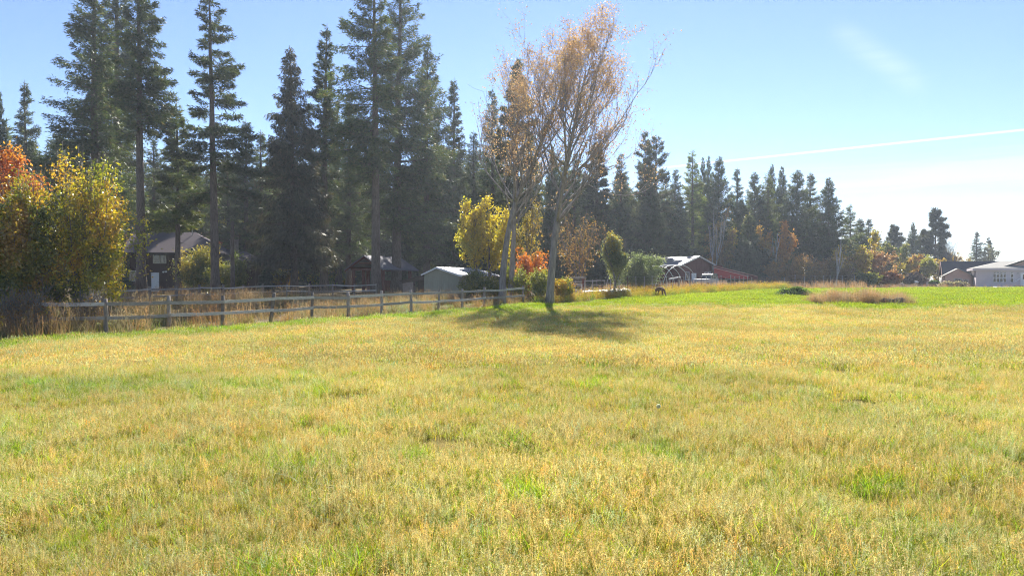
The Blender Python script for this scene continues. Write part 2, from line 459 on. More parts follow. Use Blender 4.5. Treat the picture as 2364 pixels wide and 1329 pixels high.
ground = g.build('ground', M['soil_field'], smooth_shade=True, kind='structure')
ground['label'] = 'wide grassy meadow of golden and green grass'

# ------------------------------------------------------------------ grass (instanced tufts, nobody could count it)
def blade_tuft(rs, nb, h, spread, width, c0, c1, lean=0.35, hvar=0.4, segs=2):
    """nb curved blades with pointed tips"""
    mb = MB()
    base = rs.normal(0, spread, (nb, 2)); hh = h * (1 + rs.uniform(-hvar, hvar * 0.6, nb)); az = rs.uniform(0, 2 * np.pi, nb)
    ln = np.abs(rs.normal(lean, 0.25, nb)) + 0.05
    d = np.stack([np.cos(az), np.sin(az)], -1)
    sa = az + np.pi / 2 + rs.uniform(-0.5, 0.5, nb)
    s = np.stack([np.cos(sa), np.sin(sa)], -1)
    k = rs.uniform(0, 1, (nb, 1)); col = np.asarray(c0) * (1 - k) + np.asarray(c1) * k
    col = col * rs.uniform(0.75, 1.2, (nb, 1))
    V = []
    for i in range(segs + 1):
        tt = i / segs; w = width * (1 - tt * 0.75) * (0.5 if i == segs else 1)
        ce = np.concatenate([base + d * (ln * hh * tt ** 1.8)[:, None], (hh * (tt - 0.25 * ln * tt ** 2.2))[:, None]], 1)
        sv = np.concatenate([s * w / 2, np.zeros((nb, 1))], 1)
        V += [ce - sv, ce + sv]
    V = np.stack(V, 1)
    o = (np.arange(nb) * 2 * (segs + 1))[:, None]
    F = np.concatenate([o + np.array([[2 * i, 2 * i + 1, 2 * i + 3, 2 * i + 2]]) for i in range(segs)])
    mb.add(V.reshape(-1, 3), F, 0, np.repeat(col, 2 * (segs + 1), 0))
    return mb

def add_seedheads(mb, rs, ns, h, spread, fleck, per, c0, c1, width=0.003):
    """thin stalks topped with airy heads of small seeds"""
    for i in range(ns):
        b = rs.normal(0, spread, 2); az = rs.uniform(0, 6.28); hh = h * rs.uniform(0.7, 1.15); ln = abs(rs.normal(0.15, 0.15)) * hh
        top = np.array([b[0] + math.cos(az) * ln, b[1] + math.sin(az) * ln, hh])
        k = rs.uniform(); col = (np.asarray(c0) * (1 - k) + np.asarray(c1) * k) * rs.uniform(0.75, 1.25)
        sv = np.array([math.sin(az), -math.cos(az), 0]) * width / 2
        mb.add([np.array([b[0], b[1], 0]) - sv, np.array([b[0], b[1], 0]) + sv, top + sv * 0.6, top - sv * 0.6], [(0, 1, 2, 3)], 0, col)
        tt = rs.uniform(0.62, 1.04, per)
        c = np.array([b[0], b[1], 0]) * (1 - tt)[:, None] + top * tt[:, None]
        wid = hh * 0.13 * (1.12 - tt) / 0.5 + 0.004
        c = c + rs.normal(0, 1, (per, 3)) * wid[:, None] * np.array([0.6, 0.6, 0.35])
        a1 = rs.normal(0, 1, (per, 3)); a1 /= np.linalg.norm(a1, axis=1)[:, None]
        a2 = np.cross(a1, rs.normal(0, 1, (per, 3))); a2 /= np.linalg.norm(a2, axis=1)[:, None]
        fl = fleck * rs.uniform(0.6, 1.3, (per, 1))
        V = np.stack([c + a1 * fl, c - a1 * fl * 0.6 + a2 * fl * 0.55, c - a1 * fl * 0.6 - a2 * fl * 0.55], 1)
        mb.add(V.reshape(-1, 3), np.arange(per * 3).reshape(-1, 3), 0, np.repeat(col * rs.uniform(0.8, 1.2, (per, 1)), 3, 0))
    return mb

rs = np.random.RandomState(4)
G0, G1 = (0.20, 0.30, 0.025), (0.44, 0.46, 0.03)
Y0, Y1 = (0.42, 0.40, 0.05), (0.58, 0.46, 0.09)
T0, T1 = (0.50, 0.38, 0.18), (0.66, 0.53, 0.30)
def col_of(name, meshes):
    c = bpy.data.collections.new(name)
    for i, mb in enumerate(meshes):
        o = bpy.data.objects.new('%s_%02d' % (name, i), mb.mesh('%s_%02d' % (name, i), M['grass']))
        c.objects.link(o)
    return c
near = []
for i in range(4): near.append(blade_tuft(rs, 26, 0.155, 0.065, 0.0085, G0, G1, 0.8))                      # 0-3 green blades
for i in range(4):                                                                                        # 4-7 ripe grass with seed heads
    near.append(add_seedheads(blade_tuft(rs, 15, 0.14, 0.065, 0.0075, Y0, Y1, 0.8), rs, 8, 0.165, 0.075, 0.0044, 26, T0, T1))
near.append(blade_tuft(rs, 40, 0.20, 0.06, 0.007, (0.24, 0.38, 0.02), G1, 0.75))                           # 8 lush bright tuft
near.append(blade_tuft(rs, 12, 0.22, 0.09, 0.006, (0.55, 0.46, 0.3), (0.6, 0.5, 0.34), 0.9))              # 9 bleached straw
far = []
for i in range(3): far.append(blade_tuft(rs, 46, 0.14, 0.17, 0.015, G0, G1, 0.5))                         # 0-2
for i in range(3): far.append(add_seedheads(blade_tuft(rs, 20, 0.13, 0.17, 0.013, Y0, Y1, 0.5), rs, 14, 0.17, 0.17, 0.012, 12, T0, T1, 0.006))  # 3-5
lush = [blade_tuft(rs, 50, 0.12, 0.22, 0.022, (0.24, 0.32, 0.02), (0.42, 0.46, 0.03), 0.5) for i in range(3)]
tall = []
for i in range(3): tall.append(add_seedheads(blade_tuft(rs, 34, 0.62, 0.16, 0.014, (0.20, 0.17, 0.06), (0.42, 0.30, 0.13), 0.45, 0.5, 3), rs, 9, 0.95, 0.15, 0.018, 12, (0.30, 0.20, 0.10), (0.48, 0.34, 0.18), 0.008))
for i in range(2): tall.append(blade_tuft(rs, 34, 0.45, 0.2, 0.016, (0.14, 0.20, 0.03), (0.30, 0.30, 0.05), 0.5, 0.5, 3))
def weed_tuft(rs, h, n_, c0, c1):
    mb = blade_tuft(rs, 10, h, 0.15, 0.012, c0, c1, 0.3)
    c = rs.normal(0, 1, (n_, 3)) * np.array([0.2, 0.2, h * 0.28]) + np.array([0, 0, h * 0.6]); c[:, 2] = np.abs(c[:, 2])
    a1 = rs.normal(0, 1, (n_, 3)); a1 /= np.linalg.norm(a1, axis=1)[:, None]
    a2 = np.cross(a1, rs.normal(0, 1, (n_, 3))); a2 /= np.linalg.norm(a2, axis=1)[:, None]
    s = rs.uniform(0.02, 0.045, (n_, 1)); k = rs.uniform(0, 1, (n_, 1))
    col = (np.asarray(c0) * (1 - k) + np.asarray(c1) * k) * rs.uniform(0.7, 1.2, (n_, 1))
    V = np.stack([c - a1 * s, c + a2 * s * .6, c + a1 * s, c - a2 * s * .6], 1)
    return mb.add(V.reshape(-1, 3), np.arange(n_ * 4).reshape(-1, 4), 0, np.repeat(col, 4, 0))
weeds = [weed_tuft(rs, 0.75, 110, (0.30, 0.30, 0.03), (0.55, 0.36, 0.05)), weed_tuft(rs, 0.85, 110, (0.5, 0.27, 0.04), (0.6, 0.36, 0.08)), weed_tuft(rs, 0.6, 110, (0.12, 0.20, 0.03), (0.25, 0.28, 0.04))]

def scatter(name, coll, P, scale, variant, hue, label, tilt=0.12, seed=1):
    """one object whose geometry nodes stand a tuft on each of its points"""
    rs_ = np.random.RandomState(seed); nP = len(P)
    me = bpy.data.meshes.new(name); me.vertices.add(nP)
    me.vertices.foreach_set('co', np.asarray(P, np.float32).ravel())
    def fa(nm, typ, key, val):
        x = me.attributes.new(nm, typ, 'POINT'); x.data.foreach_set(key, np.ascontiguousarray(val).ravel())
    fa('size', 'FLOAT', 'value', np.asarray(scale, np.float32))
    fa('pick', 'INT', 'value', np.asarray(variant, np.int32))
    rot = np.stack([rs_.normal(0, tilt, nP), rs_.normal(0, tilt, nP), rs_.uniform(0, 6.283, nP)], -1)
    fa('turn', 'FLOAT_VECTOR', 'vector', rot.astype(np.float32))
    fa('hue', 'FLOAT_COLOR', 'color', np.concatenate([hue, np.ones((nP, 1))], 1).astype(np.float32))
    o = bpy.data.objects.new(name, me); COL.objects.link(o)
    ng = bpy.data.node_groups.new(name, 'GeometryNodeTree')
    ng.interface.new_socket('Geometry', in_out='INPUT', socket_type='NodeSocketGeometry')
    ng.interface.new_socket('Geometry', in_out='OUTPUT', socket_type='NodeSocketGeometry')
    gi = ng.nodes.new('NodeGroupInput'); go = ng.nodes.new('NodeGroupOutput')
    ci = ng.nodes.new('GeometryNodeCollectionInfo'); ci.inputs['Collection'].default_value = coll
    ci.inputs['Separate Children'].default_value = True; ci.inputs['Reset Children'].default_value = True
    ip = ng.nodes.new('GeometryNodeInstanceOnPoints'); ip.inputs['Pick Instance'].default_value = True
    def na(nm, typ):
        q = ng.nodes.new('GeometryNodeInputNamedAttribute'); q.data_type = typ; q.inputs['Name'].default_value = nm
        return q.outputs['Attribute']
    ng.links.new(gi.outputs[0], ip.inputs['Points']); ng.links.new(ci.outputs[0], ip.inputs['Instance'])
    ng.links.new(na('pick', 'INT'), ip.inputs['Instance Index'])
    er = ng.nodes.new('FunctionNodeEulerToRotation'); ng.links.new(na('turn', 'FLOAT_VECTOR'), er.inputs[0])
    ng.links.new(er.outputs[0], ip.inputs['Rotation'])
    ng.links.new(na('size', 'FLOAT'), ip.inputs['Scale'])
    ng.links.new(ip.outputs[0], go.inputs[0])
    md = o.modifiers.new('tufts', 'NODES'); md.node_group = ng
    tag(o, label, kind='stuff')
    return o

C_near = col_of('near_tuft', near); C_far = col_of('far_tuft', far); C_lush = col_of('lush_tuft', lush); C_tall = col_of('tall_tuft', tall); C_weed = col_of('weed_tuft', weeds)
rs = np.random.RandomState(9)
def sector(y0, y1, dens, x_pad=3.0):
    """random points in the camera's field between two distances, with room to the sides"""
    n_ = int(dens * 2 * (0.78 * (y1 + y0) / 2 + x_pad) * (y1 - y0))
    y = np.sqrt(rs.uniform(y0 ** 2, y1 ** 2, n_)); x = rs.uniform(-1, 1, n_) * (0.78 * y + x_pad)
    return x, y
def hue_of(x, y, gr, k=0.12):
    b = 0.84 + 0.30 * vnoise(x, y, 2.2, 31) + rs.normal(0, 0.10, len(x))
    wv = rs.normal(0, k * 1.5, len(x))
    h_ = np.stack([b * (1 + wv * 0.6), b * (1 - wv * 0.25), b * (1 - wv)], -1)
    if gr is not None: h_ = h_ * (1 - gr[:, None] * np.array([.20, .05, 0.0]))
    return h_.clip(0.2, 2)

X_, Y_ = [], []
for a0, b0, dn in ((2.4, 6, 210), (6, 10, 170), (10, 15, 105)):
    x, y = sector(a0, b0, dn); X_.append(x); Y_.append(y)
x = np.concatenate(X_); y = np.concatenate(Y_)
bare = smooth((vnoise(x, y, 0.9, 41) - 0.80) / 0.12)
k = (y < field_edge(x) - 0.3) & (rs.uniform(size=len(x)) > bare * 0.8)
x, y = x[k], y[k]; gr = green_amount(x, y); r_ = rs.uniform(size=len(x))
tuf = vnoise(x, y, 0.55, 77)
pick = np.where(r_ < 0.21 + 0.08 * (y < 8) + 0.55 * gr, rs.randint(0, 4, len(x)), rs.randint(4, 8, len(x)))
pick = np.where((tuf > 0.83) & (rs.uniform(size=len(x)) < 0.4), 8, pick)
pick = np.where(rs.uniform(size=len(x)) < 0.012, 9, pick)
size = rs.uniform(0.65, 1.2, len(x)) * (0.60 + 0.5 * vnoise(x, y, 0.75, 51) + 0.3 * vnoise(x, y, 2.6, 54))
P = np.stack([x, y, terrain(x, y) - 0.01], -1)
near_grass = scatter('meadow_grass', C_near, P, size, pick, hue_of(x, y, gr), 'golden seeding grass mixed with bright green blades across the meadow', 0.16, 3)

X_, Y_ = [], []
for a0, b0, dn in ((15, 24, 34), (24, 34, 22), (34, 58, 12)):
    x, y = sector(a0, b0, dn); X_.append(x); Y_.append(y)
x = np.concatenate(X_); y = np.concatenate(Y_)
k = (y < field_edge(x) - 0.3); x, y = x[k], y[k]; gr = green_amount(x, y)
k = ~((gr > 0.75) & (y > 39) & (x > 3)); x, y, gr = x[k], y[k], gr[k]
pick = np.where(rs.uniform(size=len(x)) < 0.15 + 0.78 * gr, rs.randint(0, 3, len(x)), rs.randint(3, 6, len(x)))
size = rs.uniform(0.7, 1.15, len(x)) * (0.8 + 0.4 * vnoise(x, y, 2.3, 52))
P = np.stack([x, y, terrain(x, y) - 0.01], -1)
scatter('ripe_grass', C_far, P, size, pick, hue_of(x, y, gr), 'ripe golden grass of the middle field with green strips', 0.14, 4)

x, y = sector(38, 100, 7.0, 6)
k = (y < field_edge(x) - 0.2) & (x > -2); x, y = x[k], y[k]; gr = green_amount(x, y)
k = gr > 0.55; x, y = x[k], y[k]
size = rs.uniform(0.7, 1.25, len(x)) * (0.7 + 0.6 * vnoise(x, y, 3, 53))
P = np.stack([x, y, terrain(x, y) - 0.01], -1)
scatter('lush_grass', C_lush, P, size, rs.randint(0, 3, len(x)), hue_of(x, y, None, 0.08), 'short bright green grass at the far side of the meadow', 0.1, 5)

# tall dry grass behind and under the rail fence, then the weedy belt and the pale dry belt of the far edge
xs, ys = [], []
n_ = 15000
x = rs.uniform(-60, 6, n_); y = rs.uniform(14, 62, n_); dd = y - field_edge(x)
dens = np.where(dd < 3.0, 1.0, np.where(vnoise(x, y, 5, 61) > 0.4, 0.5, 0.12)) * (dd > -0.25) * (y < 57 + x * 0.05)
k = (rs.uniform(size=n_) < dens) & (x > -0.85 * y - 4); x, y, dd = x[k], y[k], dd[k]
sz = rs.uniform(0.6, 1.15, len(x)) * np.where(dd < 1.0, 0.62, 0.95) * np.where(x < -13.5, 1.2, 0.9)
pk = np.where(rs.uniform(size=len(x)) < np.where(dd < 1.2, 0.55, 0.22), rs.randint(3, 5, len(x)), rs.randint(0, 3, len(x)))
scatter('tall_grass', C_tall, np.stack([x, y, terrain(x, y) - 0.02], -1), sz, pk, hue_of(x, y, None) * np.array([.92, .84, 1.1]), 'tall dry brown grass growing along and behind the rail fence', 0.12, 6)

n_ = 9000
x = rs.uniform(1.5, 32, n_); y = rs.uniform(49, 84, n_); dd = y - field_edge(x)
k = (dd > -0.3) & (dd < 4.5); x, y, dd = x[k], y[k], dd[k]
sz = rs.uniform(0.55, 1.0, len(x)) * (0.7 + 0.35 * vnoise(x, y, 2.5, 62))
scatter('weeds', C_weed, np.stack([x, y, terrain(x, y) - 0.02], -1), sz, np.where(dd < 0.6, rs.choice([0, 2], len(x)), rs.choice([0, 0, 1], len(x))), hue_of(x, y, None), 'yellow and orange weeds in a belt before the wire fence', 0.1, 7)

n_ = 11000
x = rs.uniform(6, 105, n_); y = rs.uniform(58, 122, n_); dd = y - field_edge(x)
k = (dd > np.where(x < 30, 3.5, 0.0)) & (dd < np.where(x < 30, 10, 5.5)) & (rs.uniform(size=n_) < np.where(x > 60, 0.22, 1)); x, y, dd = x[k], y[k], dd[k]
sz = rs.uniform(0.6, 1.05, len(x)) * np.where(x > 45, 0.6, 1.0)
pink = hue_of(x, y, None) * np.array([1.15, 1.02, 1.5])
scatter('dry_grass', C_tall, np.stack([x, y, terrain(x, y) - 0.02], -1), sz, rs.randint(0, 3, len(x)), pink, 'pale pinkish dry grass along the far edge of the field', 0.1, 8)

# the dry patch out in the green field
n_ = 520
x = rs.uniform(20.0, 26.8, n_); y = 46.5 + (x - 20) * 0.08 + rs.normal(0, 0.7, n_)
x = x + (vnoise(x, y, 0.9, 66) - 0.5) * 0.6
sz = rs.uniform(0.55, 1.05, n_) * (0.55 + 0.65 * vnoise(x, y, 0.8, 67))
scatter('reddish_grass', C_tall, np.stack([x, y, terrain(x, y) - 0.02], -1), sz, rs.randint(0, 3, n_), hue_of(x, y, None) * np.array([1.05, 0.95, 1.35]), 'patch of tall reddish dry grass in the green field', 0.1, 9)

# ------------------------------------------------------------------ trees
def unit(v):
    return v / (np.linalg.norm(v, axis=-1, keepdims=True) + 1e-9)

FIR_C = ((0.036, 0.066, 0.026), (0.095, 0.128, 0.034), (0.14, 0.125, 0.05))
SPRUCE_C = ((0.044, 0.05, 0.03), (0.085, 0.08, 0.045), (0.13, 0.095, 0.06))
BLUE_C = ((0.05, 0.075, 0.055), (0.10, 0.13, 0.085), (0.11, 0.12, 0.06))
LARCH_C = ((0.10, 0.15, 0.035), (0.20, 0.25, 0.045), (0.24, 0.22, 0.06))
PINE_C = ((0.045, 0.062, 0.03), (0.095, 0.105, 0.04), (0.11, 0.10, 0.05))

def conifer(seed, H, Rmax, base, style='fir', cols=FIR_C, dens=1.0, spray=0.38, trunk_r=None, lean=0.0, gaps=0.12, top_pow=0.8, n_spray=15000, dead=10, onesided=0.0, forked=False):
    """crown and trunk builders of one conifer standing at the origin. base = height fraction where the living crown starts"""
    rs = np.random.RandomState(seed)
    tr = trunk_r or H * 0.0135 + 0.03
    nz_ = 14
    tz = np.linspace(0, 1, nz_)
    wob = np.cumsum(rs.normal(0, 0.012, (nz_, 2)), 0) * H * 0.12
    tp = np.stack([lean * H * tz ** 1.4 + wob[:, 0] * tz, wob[:, 1] * tz, tz * H - 0.25 * (tz == 0)], -1)
    rad = tr * (1 - tz) ** 0.8 + 0.015
    rad[0] *= 1.35
    trunk = MB(); trunk.tube(tp, rad, 9)
    axis_at = lambda z: np.stack([np.interp(z, tp[:, 2], tp[:, 0]), np.interp(z, tp[:, 2], tp[:, 1])], -1)
    # boughs in loose whorls
    step = (0.37 if style != 'pine' else 0.6) / dens * (H / 28.0) ** 0.4
    zs = np.arange(base * H, H * 0.985, step)
    per = {'fir': 5, 'spruce': 6, 'pine': 4, 'larch': 4}[style]
    bz = np.repeat(zs, per) + rs.normal(0, step * 0.6, len(zs) * per)
    az = rs.uniform(0, 2 * np.pi, len(bz))
    f = np.clip((H - bz) / (H * (1 - base)), 0.005, 1)            # 0 at the tip, 1 at the crown base
    prof = f ** top_pow
    if style == 'pine': prof = np.minimum(1, f ** 0.7 * 1.1) * (1 - 0.45 * smooth((f - 0.6) / 0.4))
    elif style == 'fir': prof = prof * (1 - 0.22 * smooth((f - 0.8) / 0.2))
    lump = 0.86 + 0.28 * vnoise(az * 1.3 + 40, bz / 4.5 + az * .8, 1.0, seed)
    sidel = 1 + onesided * np.cos(az)
    L = Rmax * 1.28 * prof * lump * sidel * rs.uniform(0.5, 1.12, len(bz)) + 0.15
    keep = rs.uniform(size=len(bz)) > gaps
    bz, az, f, L = bz[keep], az[keep], f[keep], L[keep]
    if dead:                                                       # bare broken boughs below the crown
        dz = rs.uniform(0.14 * H, base * H + 0.1, dead); dl = rs.uniform(0.15, 0.45, dead) * Rmax; da = rs.uniform(0, 6.28, dead)
        for q in range(dead):
            c = axis_at(dz[q]); p0 = np.array([c[0], c[1], dz[q]]); h = np.array([math.cos(da[q]), math.sin(da[q]), 0])
            trunk.tube([p0, p0 + h * dl[q] * .5 + [0, 0, .02 * dl[q]], p0 + h * dl[q] - [0, 0, .15 * dl[q]]], [0.035, 0.022, 0.008], 4)
    hd = np.stack([np.cos(az), np.sin(az), 0 * az], -1); sd_ = np.stack([-np.sin(az), np.cos(az), 0 * az], -1)
    if style == 'fir': pitch = 0.60 * (1 - f) ** 1.3 - 0.10 * f + rs.normal(0, 0.2, len(f)); curve = -0.18 * f + 0.14
    elif style == 'spruce': pitch = 0.35 * (1 - f) - 0.30 * f + rs.normal(0, 0.09, len(f)); curve = 0.10 + 0 * f
    elif style == 'larch': pitch = 0.30 * (1 - f) - 0.15 * f + rs.normal(0, 0.12, len(f)); curve = 0.02 + 0 * f
    else: pitch = 0.45 + 0.3 * (1 - f) - 0.45 * f + rs.normal(0, 0.18, len(f)); curve = 0.12 + 0 * f
    c0 = axis_at(bz); B = np.concatenate([c0, bz[:, None]], 1)
    def bp(i, t):
        l = L[i] * t
        return B[i] + hd[i] * (l * np.cos(pitch[i]))[:, None] + np.array([0, 0, 1]) * (L[i] * (np.sin(pitch[i]) * t + curve[i] * t * t))[:, None]
    for i in range(len(bz)):
        ii_ = np.full(4, i); P = bp(ii_, np.array([0, .35, .7, .97]))
        r0 = 0.008 + 0.011 * L[i]
        trunk.tube(P, [r0, r0 * .75, r0 * .45, 0.004], 4 if L[i] > 1 else 3)
    # sprays
    w = L ** 1.35; w /= w.sum()
    bi = rs.choice(len(L), n_spray, p=w)
    if style == 'pine':
        t = 1 - np.abs(rs.normal(0, 0.24, n_spray)); t = np.clip(t, 0.25, 1.03)
        P = bp(bi, t); lat = rs.uniform(-1, 1, n_spray)
        # needle tufts bunch at twig ends
        cl = rs.randint(0, 4, n_spray)
        clo = rs.normal(0, 1, (len(L), 4, 3)) * np.array([.32, .32, .16])
        P = P + clo[bi, cl] * (L[bi] * 0.36)[:, None] + rs.normal(0, 0.12, (n_spray, 3))
        D = unit(hd[bi] * 0.5 + rs.normal(0, 0.75, (n_spray, 3)) + np.array([0, 0, 0.35]))
    else:
        t = rs.beta(1.7, 1.15, n_spray)
        P = bp(bi, t); lat = rs.uniform(-1, 1, n_spray)
        lw = L[bi] * 0.30 * (t + 0.05) ** 0.5 * (1.03 - t) ** 0.7
        # secondary twigs: snap the sideways offset so that sprays line up along twigs
        P = P + sd_[bi] * (lat * lw)[:, None] + hd[bi] * (np.abs(lat) * lw * 0.55)[:, None]
        drop = {'fir': 0.30, 'spruce': 0.55, 'larch': 0.2}[style]
        P[:, 2] -= np.abs(rs.normal(0, {'fir': .30, 'spruce': .42, 'larch': .20}[style], n_spray)) * (L[bi] / 3) ** .8 * (1.1 - .6 * t)
        P[:, 2] -= np.abs(lat) * lw * drop * rs.uniform(0.3, 1.3, n_spray)
        P += rs.normal(0, 1, (n_spray, 3)) * np.array([.06, .06, .07]) * (spray / .42 + .9 * L[bi] / 4)[:, None]
        dz_ = {'fir': -0.30, 'spruce': -1.1, 'larch': -0.25}[style]
        D = unit(hd[bi] * 0.75 + sd_[bi] * (np.sign(lat) * np.abs(lat) ** .5 * 0.8)[:, None] + np.array([0, 0, 1]) * (dz_ + np.sin(pitch[bi]) * .5)[:, None] + rs.normal(0, 0.5, (n_spray, 3)))
    ln = spray * rs.uniform(0.55, 1.2, n_spray)
    N = unit(np.cross(D, rs.normal(0, 1, (n_spray, 3)) + np.array([0, 0, .7])))
    wd = ln * (0.105 if style != 'pine' else 0.11)
    k = rs.uniform(0, 1, (n_spray, 1)); kk = (rs.uniform(size=(n_spray, 1)) < 0.10)
    col = np.asarray(cols[0]) * (1 - k) + np.asarray(cols[1]) * k
    bt = rs.uniform(0.6, 1.4, (len(L), 1))[bi]                   # boughs differ in tone
    col = np.where(kk, np.asarray(cols[2]), col) * bt
    e = lambda a: a[:, None]
    tri = []
    tri += [P - N * e(wd), P + N * e(wd), P + D * e(ln)]
    for s_ in (np.where(rs.uniform(size=(n_spray, 1)) < .5, 1, -1),):
        q = P + D * e(ln * .25); d2 = unit(D + N * s_ * 0.85)
        u2 = unit(D - N * s_ * 0.85)
        tri += [q - u2 * e(wd * .8), q + u2 * e(wd * .8), q + d2 * e(ln * .62)]
    V = np.stack(tri, 1)
    crown = MB(); crown.add(V.reshape(-1, 3), np.arange(n_spray * 6).reshape(-1, 3), 0, np.repeat(col, 6, 0))
    return crown, trunk

def make_conifer(name, label, cat, seed, loc, group, bark='bark', **kw):
    kw['n_spray'] = int(kw['n_spray'] * 2.0)
    crown, trunk = conifer(seed, **kw)
    root = empty(name, loc)
    tag(root, label, cat, group)
    trunk.build('trunk', M[bark], root, smooth_shade=True)
    crown.build('crown', M['needle'], root)
    return root

GT = 'tall conifers behind the rail fence'
GR = 'conifers of the far wood'
def size_of(px, d, top):
    g = float(terrain(X_at(px, d), d))
    return height_at(top, d) - g
def hw(px_half, d): return px_half / FPX * d

# (name, category, label, photo column, metres ahead, photo row of the tip, half width in photo px, style options)
BIG = [
 ('fir_tree', 'fir tree', 'dense dark fir with wide boughs rising behind the yellow hawthorn', 222, 66, -110, 100, dict(base=.22, n_spray=22000, seed=11, onesided=-0.18, dens=1.1)),
 ('fir_tree', 'fir tree', 'dark fir whose top leaves the frame just behind the two leftmost tall firs', 272, 75, -150, 78, dict(base=.3, n_spray=17000, seed=12)),
 ('fir_tree', 'fir tree', 'tall fir with a long bare trunk beside the white-doored brown house', 326, 60, -120, 62, dict(base=.48, n_spray=11000, seed=13, onesided=0.28, lean=-.012, dead=26, gaps=.25, trunk_r=.40)),
 ('larch_tree', 'larch tree', 'tall thin see-through conifer standing in front of the brown house', 497, 57, -60, 84, dict(base=.33, style='larch', cols=FIR_C, n_spray=10000, seed=14, onesided=0.18, lean=-.012, dead=30, gaps=.3, trunk_r=.36, dens=.8)),
 ('spruce_tree', 'spruce tree', 'brownish drooping spruce standing just right of the brown house', 680, 66, 108, 80, dict(base=.16, style='spruce', cols=SPRUCE_C, n_spray=24000, seed=15, dens=1.25, lean=-.012, gaps=.05, dead=14, )),
 ('fir_tree', 'fir tree', 'narrow ragged fir with a leaning trunk right of the drooping spruce', 748, 70, 55, 50, dict(base=.30, n_spray=12000, seed=16, onesided=-0.30, lean=.022, dead=26, gaps=.2)),
 ('fir_tree', 'fir tree', 'tallest ragged fir with a thick bare trunk in front of the timber pavilion', 868, 61, -120, 92, dict(base=.36, n_spray=14000, seed=17, onesided=-0.30, lean=-.008, dead=26, gaps=.28, trunk_r=.42, dens=.85)),
 ('fir_tree', 'fir tree', 'massive full fir right behind the thick bare trunk', 915, 72, -120, 104, dict(base=.18, n_spray=26000, seed=18, onesided=0.20, lean=.01, gaps=.12, dens=1.1)),
 ('fir_tree', 'fir tree', 'broad fir forming the stepped right shoulder of the tall group', 985, 79, 95, 72, dict(base=.12, n_spray=18000, seed=19, onesided=0.25, gaps=.1)),
 ('fir_tree', 'fir tree', 'pointed fir standing free just right of the tall group', 1048, 84, 180, 50, dict(base=.12, n_spray=13000, seed=20, onesided=-0.18, gaps=.15)),
 ('larch_tree', 'larch tree', 'young pale green conifer with a thin bare stem over the house roof', 411, 63, 238, 52, dict(base=.36, style='larch', cols=LARCH_C, n_spray=8000, seed=21, dead=16, gaps=.2)),
 ('pine_tree', 'pine tree', 'rounded dark pine just left of the brown-leaved cottonwoods', 1192, 88, 146, 46, dict(base=.36, style='pine', cols=PINE_C, n_spray=13000, seed=22, spray=.5, gaps=.1)),
 ('fir_tree', 'fir tree', 'dark pointed fir between the free pointed fir and the rounded pine', 1138, 93, 205, 48, dict(base=.1, n_spray=13000, seed=23, gaps=.12)),
 ('pine_tree', 'pine tree', 'open pine with a bare stem right of the brown-leaved cottonwoods', 1488, 103, 304, 34, dict(base=.30, style='pine', cols=PINE_C, n_spray=8000, seed=24, spray=.4, gaps=.15, dens=.8)),
 ('pine_tree', 'pine tree', 'right twin of the two open bare-stemmed pines beside the cottonwoods', 1512, 106, 312, 42, dict(base=.30, style='pine', cols=PINE_C, n_spray=9000, seed=25, spray=.4, gaps=.12, dens=.8)),
 ('larch_tree', 'larch tree', 'pale yellowish larch tip poking above the dark wood', 1598, 112, 345, 42, dict(base=.2, style='larch', cols=LARCH_C, n_spray=10000, seed=26)),
 ('spruce_tree', 'spruce tree', 'dense broad blue-black spruce with skirts to the ground', 1838, 112, 393, 66, dict(base=.03, style='fir', cols=FIR_C, n_spray=24000, seed=27, dens=1.35, gaps=.03, dead=0, )),
 ('spruce_tree', 'spruce tree', 'last big dense spruce at the end of the dark wood', 1912, 112, 410, 66, dict(base=.03, style='fir', cols=FIR_C, n_spray=24000, seed=28, dens=1.3, gaps=.04, dead=0, top_pow=.95)),
 ('pine_tree', 'pine tree', 'tall lone pine with a reddish trunk above the far autumn trees', 2158, 150, 482, 28, dict(base=.25, style='pine', cols=PINE_C, n_spray=11000, seed=29, spray=.62, gaps=.05)),
]
proto = {}
for (nm, cat, lab, px, d, top, hwp, kw) in BIG:
    kw = dict(kw); sd0 = kw.pop('seed')
    proto[sd0] = make_conifer(nm, lab, cat, sd0, at(px, d), GT if px < 1250 else GR, H=size_of(px, d, top), Rmax=hw(hwp, d), **kw)


